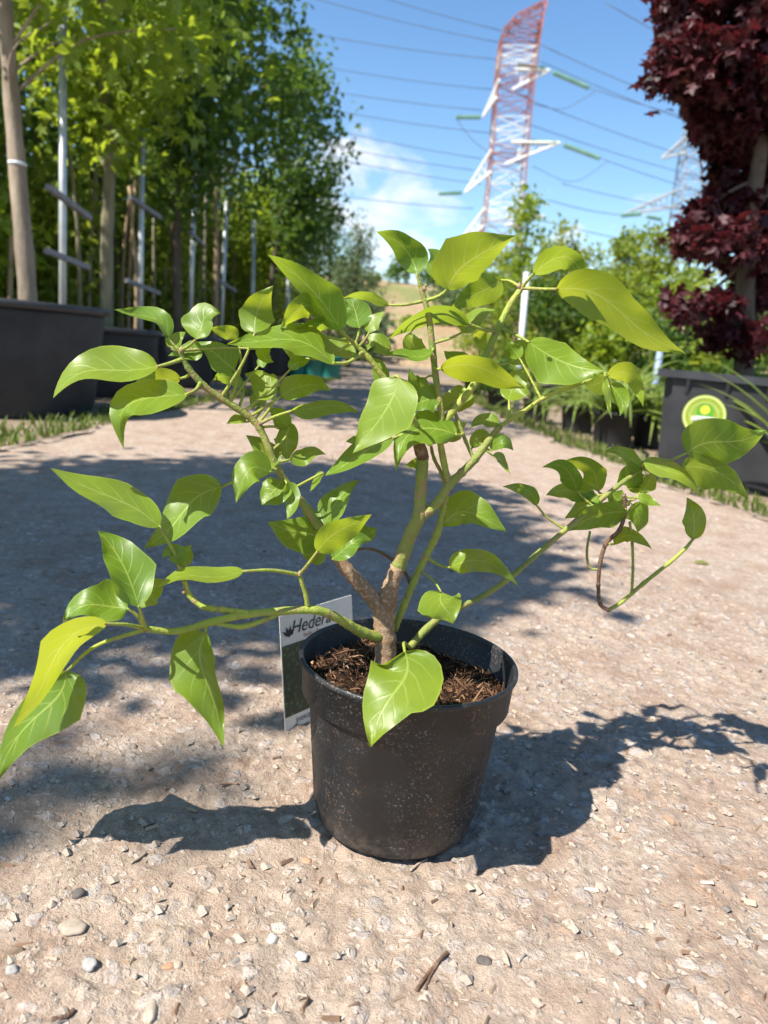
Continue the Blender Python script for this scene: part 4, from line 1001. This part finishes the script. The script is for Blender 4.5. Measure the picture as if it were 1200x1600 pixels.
# leaves: base, bend, tip (photo pixels), half widths left / right of the walk from base to tip, shift towards (-) or away from (+) the camera, tip shift, side seen
o, u = 'o', 'u'
LV = [
    # upper left spray
    (247, 573, 158, 578, 83, 622, 15, 30, -.01, -.02, o), (282, 592, 232, 600, 196, 628, 16, 16, .01, .0, u), (293, 617, 208, 628, 194, 702, 20, 24, -.03, -.03, o), (262, 530, 232, 495, 178, 484, 7, 14, .0, .0, o),
    (267, 542, 264, 530, 265, 516, 5, 5, 0, 0, o), (268, 546, 276, 528, 290, 519, 7, 10, .0, .01, o), (307, 530, 318, 500, 346, 490, 24, 14, -.01, -.01, o), (316, 545, 296, 547, 263, 556, 14, 11, .01, .01, o),
    (367, 577, 345, 560, 308, 534, 18, 22, .0, .0, o), (372, 528, 350, 518, 328, 512, 8, 10, .02, .02, u), (380, 600, 352, 588, 333, 595, 9, 9, .015, .015, u),
    # left of the middle, top
    (399, 520, 403, 484, 427, 446, 22, 22, .0, .02, u), (533, 516, 486, 452, 418, 398, 16, 26, -.02, -.03, u), (506, 494, 472, 480, 438, 513, 14, 18, .0, -.01, u), (524, 512, 487, 508, 450, 518, 9, 9, .01, .0, u),
    (522, 570, 440, 530, 354, 538, 17, 19, -.03, -.05, o), (557, 558, 520, 545, 480, 552, 9, 13, .01, .0, o), (453, 578, 468, 566, 484, 564, 9, 8, .0, .0, o), (562, 512, 556, 488, 538, 468, 15, 20, .0, .01, o),
    (607, 477, 572, 462, 533, 468, 7, 6, .0, .01, u), (577, 520, 584, 502, 602, 486, 9, 10, .0, .0, o), (400, 545, 412, 556, 428, 566, 10, 8, .01, .01, o), (470, 560, 455, 545, 440, 528, 10, 12, .02, .02, u),
    (432, 528, 415, 530, 392, 520, 10, 12, .02, .03, o),
    # top
    (651, 428, 632, 388, 588, 362, 17, 22, .0, .0, u), (677, 434, 680, 410, 668, 389, 10, 20, .01, .02, o), (700, 453, 738, 405, 806, 368, 40, 22, -.01, -.02, u), (783, 437, 748, 458, 703, 485, 17, 22, .02, .02, u),
    (733, 507, 668, 494, 603, 532, 12, 12, -.03, -.03, u), (608, 552, 584, 533, 574, 548, 14, 12, .0, .0, o), (676, 548, 640, 556, 596, 556, 6, 10, -.01, -.01, o), (688, 577, 760, 578, 821, 607, 16, 19, -.02, -.03, u),
    (797, 568, 822, 548, 834, 560, 16, 14, .01, .01, u), (826, 534, 882, 566, 944, 579, 20, 34, -.03, -.05, o), (946, 586, 932, 600, 912, 596, 14, 12, -.02, -.02, u), (949, 587, 988, 590, 1005, 636, 13, 11, -.02, -.03, u),
    (954, 600, 970, 622, 968, 650, 13, 13, -.02, -.03, o), (946, 587, 950, 622, 956, 655, 4, 5, -.04, -.05, o), (833, 428, 888, 402, 914, 458, 17, 14, -.01, -.02, u), (869, 452, 968, 486, 1072, 553, 32, 27, -.02, -.04, u),
    (722, 520, 742, 496, 774, 484, 10, 13, .0, .01, o), (690, 624, 664, 626, 634, 640, 15, 18, .0, -.01, o), (738, 614, 712, 626, 690, 646, 16, 18, .01, .0, o), (795, 626, 806, 598, 824, 574, 16, 18, .01, .01, o),
    (730, 575, 712, 560, 694, 548, 11, 12, .02, .02, u), (770, 545, 752, 528, 738, 520, 12, 10, .02, .02, u), (640, 520, 652, 545, 668, 562, 12, 12, .025, .025, u), (812, 560, 800, 545, 792, 528, 9, 11, .02, .03, u),
    # heart of the plant
    (624, 590, 600, 645, 551, 708, 36, 31, -.04, -.06, o), (615, 685, 560, 712, 505, 744, 14, 17, -.01, -.02, o), (506, 738, 494, 752, 484, 768, 4, 5, -.01, -.01, o), (714, 680, 650, 672, 619, 737, 22, 20, -.02, -.03, o),
    (660, 735, 650, 725, 632, 728, 8, 8, .0, .0, o), (453, 718, 480, 710, 509, 710, 9, 12, .0, .0, o), (423, 738, 386, 738, 369, 786, 21, 20, -.02, -.04, o), (428, 732, 412, 708, 384, 680, 14, 20, -.01, -.01, o), (440, 750, 425, 770, 408, 790, 22, 18, .0, -.01, o),
    (448, 755, 456, 782, 447, 814, 11, 10, -.01, -.01, o), (512, 843, 470, 832, 418, 815, 30, 22, .01, .0, o), (506, 828, 490, 812, 472, 797, 11, 13, .0, .0, o), (506, 822, 526, 784, 562, 750, 17, 15, .0, .0, o), (496, 862, 532, 828, 581, 804, 17, 20, -.02, -.03, u),
    (520, 874, 548, 850, 581, 843, 17, 13, -.02, -.02, o), (548, 852, 570, 836, 588, 824, 16, 12, .0, .0, o), (691, 822, 738, 802, 792, 832, 26, 16, .01, .0, o), (703, 888, 748, 876, 812, 918, 14, 18, .0, -.01, o), (690, 925, 694, 948, 708, 975, 28, 27, -.02, -.03, o),
    (632, 1018, 618, 1080, 578, 1168, 46, 46, -.085, -.115, o), (433, 612, 410, 598, 382, 584, 18, 16, .0, .0, o), (438, 620, 476, 602, 518, 611, 17, 15, .0, -.01, o), (412, 632, 402, 625, 394, 640, 12, 12, .01, .01, o), (455, 642, 512, 634, 562, 646, 10, 12, -.01, -.01, u),
    (452, 668, 436, 650, 420, 640, 12, 12, .01, .01, u), (384, 660, 368, 656, 354, 662, 6, 7, .0, .0, o), (438, 668, 448, 690, 450, 722, 17, 16, .015, .01, u), (404, 572, 412, 564, 424, 556, 7, 7, .02, .02, o), (768, 704, 786, 692, 802, 704, 11, 9, .0, .0, o), (778, 666, 756, 656, 734, 670, 8, 10, .01, .01, o),
    (770, 712, 785, 722, 798, 740, 6, 5, .0, .0, o), (700, 690, 712, 672, 730, 660, 12, 12, .02, .02, o), (738, 700, 752, 682, 770, 690, 10, 10, .02, .02, o), (600, 600, 592, 578, 575, 560, 10, 12, .02, .03, o), (665, 590, 650, 600, 640, 575, 12, 12, .02, .02, u),
    (590, 690, 570, 690, 540, 690, 12, 14, .02, .02, o), (505, 850, 490, 868, 470, 862, 12, 12, .02, .02, o),
    # left low spray
    (250, 823, 172, 776, 78, 731, 21, 23, -.02, -.04, o), (347, 761, 286, 800, 225, 857, 29, 26, .0, -.02, o), (217, 948, 192, 882, 153, 829, 25, 32, -.03, -.03, o), (200, 950, 150, 945, 98, 972, 20, 28, -.01, -.03, o), (218, 950, 232, 922, 254, 905, 20, 22, .0, .01, o),
    (283, 884, 272, 862, 252, 872, 12, 12, -.01, -.01, o), (286, 886, 292, 866, 300, 852, 10, 9, .0, .0, o), (381, 892, 310, 900, 241, 925, 10, 11, -.03, -.04, o), (168, 974, 82, 1035, 20, 1140, 17, 22, -.035, -.08, u), (103, 1048, 62, 1115, -8, 1226, 36, 30, .005, .03, o),
    (322, 988, 322, 1062, 350, 1168, 16, 40, .0, .01, o),
    # right low spray
    (1073, 708, 1130, 690, 1197, 672, 34, 30, -.03, -.05, u), (1064, 730, 1122, 738, 1170, 781, 18, 22, -.01, -.02, u), (1006, 720, 1052, 738, 1093, 776, 13, 11, -.02, -.03, o), (1002, 732, 976, 708, 942, 708, 8, 9, .0, .01, u), (902, 768, 886, 734, 847, 730, 13, 13, .0, .0, u), (934, 768, 922, 730, 872, 725, 14, 13, .01, .01, u),
    (1003, 736, 984, 744, 964, 754, 18, 17, -.01, -.01, u), (930, 774, 888, 766, 853, 774, 14, 12, .01, .01, o), (934, 774, 912, 792, 882, 810, 12, 14, .0, .0, o), (978, 800, 932, 806, 886, 830, 17, 17, -.01, -.02, u), (988, 788, 998, 806, 996, 832, 16, 16, .01, .01, u), (960, 851, 988, 838, 1019, 858, 10, 8, -.005, -.005, o),
    (1083, 843, 1084, 808, 1073, 777, 14, 16, .0, .0, o), (838, 790, 818, 764, 785, 760, 8, 9, .0, .0, u), (998, 778, 1012, 782, 1033, 790, 7, 7, .0, .0, o), (1000, 770, 992, 752, 1008, 742, 11, 12, .015, .015, o), (955, 770, 968, 782, 985, 790, 12, 10, .015, .015, o), (1018, 740, 1010, 760, 1004, 776, 10, 10, .01, .01, o),
]
TT = np.array([0, .03, .07, .12, .18, .25, .33, .41, .5, .58, .66, .74, .82, .89, .95, 1.0])
WP = np.interp(TT, [0, .03, .07, .13, .2, .3, .4, .5, .6, .7, .8, .9, .96, 1], [.03, .36, .60, .82, .95, 1.0, .985, .93, .83, .68, .47, .23, .10, .0])
SS = np.array([-1, -.8, -.55, -.28, 0, .28, .55, .8, 1])
for li, (bx, by, mx, my, tx, ty, wl_, wr_, dy0, dyt, mode) in enumerate(LV):
    rg = random.Random(100 + li)
    b2, m2, t2 = np.array([bx, by], float), np.array([mx, my], float), np.array([tx, ty], float)
    ctl = 2 * m2 - .5 * (b2 + t2); wl_ *= 1.2; wr_ *= 1.2
    dirn = (t2 - b2) / np.linalg.norm(t2 - b2)
    # where its stalk leaves a branch
    pick = np.linalg.norm(BPX[:, :2] - b2, axis=1); cosv = ((BPX[:, :2] - b2) @ dirn) / (pick + 1e-6)
    k = int(np.argmin((pick + 6) * (1 + .7 * (1 + cosv)))); Yb = BPX[k, 2] + dy0
    mid = np.array([(1 - t) ** 2 * b2 + 2 * t * (1 - t) * ctl + t * t * t2 for t in TT])
    snk0 = random.Random(900 + li).uniform(-.055, .055) * np.linalg.norm(t2 - b2); mid = mid + np.outer(np.sin(TT * 2 * math.pi) * snk0, [dirn[1], -dirn[0]])
    tan = np.gradient(mid, axis=0); tan /= np.linalg.norm(tan, axis=1, keepdims=True) + 1e-9
    nl = np.stack([tan[:, 1], -tan[:, 0]], 1)
    s_ = .78 / F; Lm = (np.linalg.norm(np.diff(mid, axis=0), axis=1).sum()) * s_; Wt = .30 * Lm + .002; dyt = dyt + (-.45 if mode == o else .22) * (ty - by) * s_
    sg = np.clip(-nl[:, 1] * 2.2, -1, 1) * (1 if mode == o else -1)
    bulge = rg.uniform(-.008, .012); swv = rg.uniform(.002, .007) * min(1, Lm / .08); sph = rg.uniform(0, 6.3); snk = rg.uniform(-.05, .05) * np.linalg.norm(t2 - b2); ph1, ph2 = rg.uniform(0, 6), rg.uniform(0, 6); amp = rg.uniform(.0022, .0060) * min(1, Lm / .07)
    V, UV = [], []
    lob = 1 + rg.uniform(-.05, .10) * np.exp(-((TT - .30) / .09) ** 2) - rg.uniform(0, .07) * np.exp(-((TT - .55) / .1) ** 2)
    wavL = 1 + .075 * np.sin(TT * rg.uniform(7, 13) + ph1) + rg.choice([0, 0, .14, .2]) * np.exp(-((TT - rg.uniform(.3, .5)) / .07) ** 2); wavR = 1 + .075 * np.sin(TT * rg.uniform(7, 13) + ph2) + rg.choice([0, 0, .14, .2]) * np.exp(-((TT - rg.uniform(.3, .5)) / .07) ** 2)
    cup = rg.uniform(.05, .55)
    for i, t in enumerate(TT):
        Y0 = Yb + (dyt - dy0) * t + bulge * 4 * t * (1 - t) + swv * t * math.sin(t * 6.5 + sph)
        for s in SS:
            side = wl_ * wavL[i] if s > 0 else wr_ * wavR[i]
            w = side * WP[i] * lob[i] * abs(s); n2 = nl[i] * (1 if s > 0 else -1)
            rem = max(math.sqrt(max(Wt ** 2 - (side * s_) ** 2, 0)) * .85, .65 * side * s_) * WP[i]
            yy = Y0 + sg[i] * (1 if s > 0 else -1) * rem * abs(s)
            # V-fold on the midrib and a wavy margin
            lift = cup * Wt * WP[i] * (abs(s) ** 1.4)
            yy += (lift * .5) * (1 if mode == u else -1) * .5
            yy += amp * math.sin(t * 13 + (ph1 if s > 0 else ph2)) * s * s
            q = mid[i] + n2 * w + np.array([0, -1]) * lift * .35 / s_ * .4 * (1 if mode == o else -1)
            V.append(at(q[0], q[1], yy)); UV.append((t, s))
    n = len(SS); Fc = [(i * n + k2, i * n + k2 + 1, (i + 1) * n + k2 + 1, (i + 1) * n + k2) for i in range(len(TT) - 1) for k2 in range(n - 1)]
    lf = mesh('leaf', V, Fc, MAT['ivy'], ivy, True, uv=UV)
    # stalk
    A = BP3[k]; B = (np.array(V[4]) + np.array(V[n + 4])) / 2; L_ = np.linalg.norm(B - A)
    if L_ > .004:
        tv = np.array(V[n * 2 + 4]) - np.array(V[4]); tv /= np.linalg.norm(tv) + 1e-9
        M1 = A * .62 + B * .38 + np.array([0, 0, .10 * L_]); M2 = B - tv * L_ * .28 + np.array([0, 0, .02 * L_]); M2 = M2 * .6 + (A * .3 + B * .7) * .4
        pr = min(.0016, .0009 + Lm * .008)
        MB().tube(smooth_path([A, (A + B) / 2 * .75 + (B - tv * L_ * .45) * .25, B], 7), np.linspace(pr * 1.25, pr * .8, 15), 8).build('leaf_stalk', MAT['green'], lf, True)

# buds at the shoot tips
for (px, py, Y) in [(468, 898, -.058), (663, 452, -.012), (568, 530, -.02), (573, 535, -.02), (283, 548, -.052), (288, 925, -.068), (220, 977, -.106), (811, 448, -.022), (785, 650, .016), (437, 737, -.03), (407, 662, -.032)]:
    c = at(px, py, Y); r = .0023
    MB().lathe([(.0003, -r), (r * .8, -r * .5), (r, 0), (r * .7, r * .9), (r * .25, r * 1.7), (.0002, r * 1.9)], 10, tuple(c)).build('bud', MAT['wood'], ivy, True)
# cut scar on the main stem
c = at(662, 716, .006); MB().tube([c, c + np.array([-.003, -.002, .006]), c + np.array([-.006, -.003, .013]), c + np.array([-.008, -.003, .016])], [.0056, .0066, .0060, .004], 10).build('pruned_stub', MAT['brown'], ivy, True)

# clover seedling in the soil
sd = empty('seedling', (-.028, -.078, soil_z(-.028, -.078))); tag(sd, 'tiny clover seedling sprouting from the soil in the pot', 'seedling')
for k in range(6):
    a = k * 1.07; v = [(0, 0, .004)]; c0 = np.array([.0055 * math.cos(a), .0055 * math.sin(a), .006 + .001 * (k % 2)])
    v = [tuple(c0 + .0042 * np.array([math.cos(t), math.sin(t), .15 * math.sin(t + a)])) for t in np.linspace(0, 2 * math.pi, 9)[:-1]]
    mesh('leaflet', v, [tuple(range(8))], MAT['f_maple'], sd); MB().tube([(0, 0, -.002), tuple(c0 * [.5, .5, .7]), tuple(c0)], .0004, 5).build('stem', MAT['green'], sd)


# ------------------------------------------------------------------ plant label: folded card standing behind the pot
def card():
    BL = gnd(446, 1139); BRt = gnd(505, 1112); BL[2] = BRt[2] = -.004
    ex = BRt - BL; ex[2] = 0; ex /= np.linalg.norm(ex); W_ = .0; up0 = np.array([0, 0, 1.0]); back = np.cross(up0, ex)
    if back[1] < 0: back = -back
    # height from the photo's top-left corner on a card leaning back a little
    best = None
    for H in np.arange(.08, .22, .001):
        for ln in (.0, .04, .08, .12, .16, .2):
            T = BL + up0 * H + back * ln * H; d = T - CAM; z = d @ FW; e = abs(800 - F * (d @ UP) / z - 963) + abs(600 + F * (d @ RT) / z - 434)
            if best is None or e < best[0]: best = (e, H, ln)
    _, H, ln = best
    ey = up0 + back * ln; hl = np.linalg.norm(ey); 
    Wd = None
    for w in np.arange(.05, .2, .001):
        T = BL + ex * w + ey * H; d = T - CAM; z = d @ FW; e = abs(600 + F * (d @ RT) / z - 549)
        if Wd is None or e < Wd[0]: Wd = (e, w)
    Wd = Wd[1]; print('card', H, ln, Wd)
    root = empty('plant_label', tuple(BL)); tag(root, 'folded white plant label with a green leaf photo standing behind the pot', 'label')
    en = np.cross(ex, ey); en /= np.linalg.norm(en)
    if en[1] > 0: en = -en
    def slab(name, u0, u1, v0, v1, lift, th, mat, par):
        P = [ex * a + ey * b + en * (lift + c) for c in (0, -th) for (a, b) in ((u0, v0), (u1, v0), (u1, v1), (u0, v1))]
        return mesh(name, P, [(0, 1, 2, 3), (4, 7, 6, 5), (0, 4, 5, 1), (1, 5, 6, 2), (2, 6, 7, 3), (3, 7, 4, 0)], MAT[mat], par)
    front = slab('front_panel', 0, Wd, 0, H, 0, .0006, 'card', root)
    bk = [ex * a + (ey * H if b else (back * (H * ln + .035))) - en * (.0008 + c) for c in (0, .0006) for (a, b) in ((Wd * .55, 0), (Wd, 0), (Wd, 1), (Wd * .55, 1))]
    mesh('back_panel', bk, [(0, 1, 2, 3), (4, 7, 6, 5), (0, 4, 5, 1), (1, 5, 6, 2), (2, 6, 7, 3), (3, 7, 4, 0)], MAT['card'], root)
    m = M('ivy_photo_print'); n1 = m.noise(95, 6, .7); n2 = m.vor(120, 'F1', 'Distance')
    m.set(m.mix(m.ramp(n2, [(.1, 0), (.5, 1)]), m.ramp(n1, [(.35, (.012, .03, .014)), (.5, (.03, .085, .03)), (.66, (.08, .17, .06)), (.8, (.20, .27, .17))]), (.012, .028, .014)), .35, .4); MAT['photo'] = m.m
    slab('photo', .0015, Wd - .0015, H * .115, H * .735, .0005, .0003, 'photo', front)
    M4 = Matrix(((ex[0], ey[0] / hl, en[0], 0), (ex[1], ey[1] / hl, en[1], 0), (ex[2], ey[2] / hl, en[2], 0), (0, 0, 0, 1)))
    def put(u_, v_): return Matrix.Translation(Vector(ex * u_ + ey * v_ + en * .0004)) @ M4
    text_mesh('title', 'Hedera', H * .17, 'ink', front, put(Wd * .40, H * .865), .0003, .35)
    text_mesh('subtitle', 'helix · Ivy', H * .06, 'redink', front, put(Wd * .42, H * .775), .0003)
    text_mesh('footer', 'EVERGREEN', H * .055, 'ink', front, put(Wd * .30, H * .055), .0003, 0, 0, 1.0)
    # small sprig emblem left of the title, dots of a flourish
    mb = MB()
    for a in (-.9, -.35, .2, .75):
        d = ex * math.sin(a) + ey * math.cos(a); s = ex * math.cos(a) - ey * math.sin(a); c0 = ex * Wd * .11 + ey * H * .80
        mb.add([c0 + en * .0007, c0 + d * H * .05 + s * H * .016 + en * .0007, c0 + d * H * .10 + en * .0007, c0 + d * H * .05 - s * H * .016 + en * .0007], [(0, 1, 2, 3)])
    mb.build('emblem', MAT['ink'], front)


card()


# ------------------------------------------------------------------ litter on the path
def pz(x, y): return float(path_height(np.array([x]), np.array([y]))[0])


def litter():
    mb = MB()
    for _ in range(8000):
        y = -.42 + 2.6 * random.random() ** 1.9; x = random.uniform(-.62, .75) * (1 + max(0, y) * .6)
        if math.hypot(x, y) < .088: continue
        if vnoise(np.array([x * 7]), np.array([y * 7]), 31)[0] < random.uniform(.1, .6): continue
        z = pz(x, y); l = random.choice([.002, .003, .004, .006, .009, .014]) * random.uniform(.6, 1.3); w = l * random.uniform(.12, .45); a = random.uniform(0, 6.3)
        d = np.array([math.cos(a), math.sin(a), random.uniform(-.15, .25)]) * l / 2; s = np.array([-math.sin(a), math.cos(a), 0]) * w / 2; t = np.array([0, 0, w * random.uniform(.3, .7)]); c0 = np.array([x, y, z])
        mb.add([c0 - d - s, c0 + d * .9 - s * .6, c0 + d + s * .7, c0 - d * .8 + s, c0 - d * .7 + t, c0 + d * .7 + t], [(0, 1, 5, 4), (1, 2, 5), (2, 3, 4, 5), (3, 0, 4), (0, 3, 2, 1)])
    o = mb.build('path_litter', MAT['litter']); tag(o, 'bits of straw, bark and grit scattered over the path', 'litter', kind='stuff')
    mb = MB()
    for _ in range(5200):
        y = -.44 + 1.5 * random.random() ** 1.6; x = random.uniform(-.6, .75); q = random.choice([.0012, .0016, .002, .003, .0045]) * random.uniform(.7, 1.3)
        if math.hypot(x, y) < .09: continue
        z = pz(x, y); v = np.array([(1, 0, 0), (-1, 0, 0), (0, 1, 0), (0, -1, 0), (0, 0, .8), (0, 0, -.6), (.7, .7, .3), (-.7, .7, .3), (-.7, -.7, .3), (.7, -.7, .3)]) * (1 + .25 * RNG.normal(size=(10, 1))) * q + np.array([x, y, z])
        mb.add(v, [(0, 6, 4), (6, 2, 4), (2, 7, 4), (7, 1, 4), (1, 8, 4), (8, 3, 4), (3, 9, 4), (9, 0, 4), (0, 5, 6), (6, 5, 2), (2, 5, 7), (7, 5, 1), (1, 5, 8), (8, 5, 3), (3, 5, 9), (9, 5, 0)])
    gm = M('grit'); gr = gm.rnd('island'); gm.set(gm.mix(gm.ramp(gm.noise(500, 3), [(.3, 0), (.7, .35)]), gm.ramp(gr, [(0, (.16, .14, .13)), (.25, (.32, .27, .22)), (.6, (.36, .30, .24)), (.93, (.36, .31, .26)), (1, (.44, .40, .36))]), (.2, .15, .11)), .85, .25)
    o = mb.build('path_grit', gm.m); tag(o, 'small grit and gravel bedded in the path surface', 'gravel', kind='stuff')


litter()


def rock(px, py, w, h, mat, label, seed, flat=.55, rot=0.0):
    g = gnd(px, py, .0); s_ = np.linalg.norm(g - CAM) / F; b = bmesh.new(); bmesh.ops.create_icosphere(b, subdivisions=3, radius=1)
    rg = np.random.default_rng(seed); off = rg.uniform(0, 50, 3)
    for v in b.verts:
        p = np.array(v.co); n = .75 + .5 * vnoise(np.array([p[0] * 1.7 + off[0]]), np.array([p[1] * 1.7 + off[1] + p[2]]), seed)[0]
        x, y = p[0] * w * s_ / 2 * n, p[1] * h * s_ * .8 * n
        v.co = (x * math.cos(rot) - y * math.sin(rot), x * math.sin(rot) + y * math.cos(rot), p[2] * min(w, h) * s_ * flat * n)
    me = bpy.data.meshes.new('stone'); b.to_mesh(me); b.free(); me.polygons.foreach_set('use_smooth', [True] * len(me.polygons)); me.materials.append(MAT[mat])
    o = bpy.data.objects.new('pebble', me); COL.objects.link(o); o.location = (g[0], g[1], pz(g[0], g[1]) - .0005); tag(o, label, 'pebble')


MAT['st_white'] = plain('white_pebble', (.50, .455, .40), .5, .4, 0, .08, 200); MAT['st_grey'] = plain('grey_pebble', (.29, .275, .26), .7, .3, 0, .2, 150); MAT['st_tan'] = plain('tan_pebble', (.33, .265, .205), .7, .3, 0, .2, 150)
MAT['st_dark'] = plain('dark_pebble', (.10, .085, .075), .8, .3, 0, .3, 150); MAT['st_rust'] = plain('rusty_chip', (.36, .21, .13), .8, .3, 0, .25, 150)
rock(427, 1458, 15, 13, 'st_white', 'single white pebble standing proud on the path', 1, .8)
rock(472, 1486, 18, 11, 'st_white', 'flat off-white pebble near the standing white pebble', 2, .4)
rock(113, 1440, 34, 18, 'st_tan', 'large tan pebble half sunk in the path', 3, .35)
rock(141, 1496, 20, 14, 'st_grey', 'oblong grey pebble next to the large tan pebble', 4, .5, .6)
rock(123, 1388, 16, 10, 'st_dark', 'dark round pebble in the soft shade of the leaf shadows', 5, .7)
rock(758, 1492, 22, 12, 'st_dark', 'dark angular crumb on the open path before the pot', 6, .6)
rock(480, 1333, 17, 9, 'st_rust', 'rusty chip lying left of the pot foot', 7, .5)
rock(262, 1494, 22, 8, 'st_rust', 'rusty flat chip with a tan neighbour', 8, .5, .3)
rock(279, 1492, 12, 10, 'st_tan', 'small tan chip touching the rusty flat chip', 9, .5)
rock(236, 1566, 16, 26, 'st_tan', 'long tan bark chip lying on the gravel', 10, .4, .35)
rock(18, 1505, 16, 10, 'st_grey', 'small grey pebble beside a dark stick', 11, .6)
rock(790, 1490, 8, 18, 'st_tan', 'upright pale chip beside the dark angular crumb', 12, .5, .2)


def twig(pts, r, mat, label, name='twig'):
    P = []
    for (x, y) in pts:
        g = gnd(x, y); P.append((g[0], g[1], pz(g[0], g[1]) + r * .8))
    P = np.array(P); o = empty(name, tuple(P[0])); tag(o, label, 'twig'); MB().tube(smooth_path(P - P[0], 5), r, 7).build('stick', MAT[mat], o, True)


twig([(652, 1538), (668, 1515), (690, 1492), (700, 1480)], .0016, 'brown', 'forked brown twig on the path in front of the pot')
twig([(666, 1536), (674, 1514), (686, 1498)], .0012, 'brown', 'short brown prong lying against the forked twig')
twig([(340, 1225), (362, 1219), (372, 1220)], .0012, 'st_rust', 'straight reddish twig between the leaf shadows')
twig([(80, 1582), (105, 1574), (116, 1565)], .0020, 'brown', 'dark stick at the gravel in the low corner of the path')
twig([(642, 1353), (655, 1343), (668, 1336)], .0013, 'st_tan', 'bits of straw at the foot of the pot')
twig([(205, 1340), (220, 1330), (228, 1322)], .0014, 'st_tan', 'pale straw beside the large leaf shadow')
# fallen leaf
g = gnd(1096, 877); fl = mesh('fallen_leaf', [(-.022, 0, .002), (-.006, -.010, .006), (.014, -.006, .003), (.024, .002, .002), (.006, .010, .008), (-.010, .008, .006)], [(0, 1, 4, 5), (1, 2, 3, 4)], MAT['f_lime'], None, True)
fl.location = (g[0], g[1], pz(g[0], g[1]) + .002); tag(fl, 'small green leaf fallen on the bright path', 'leaf')
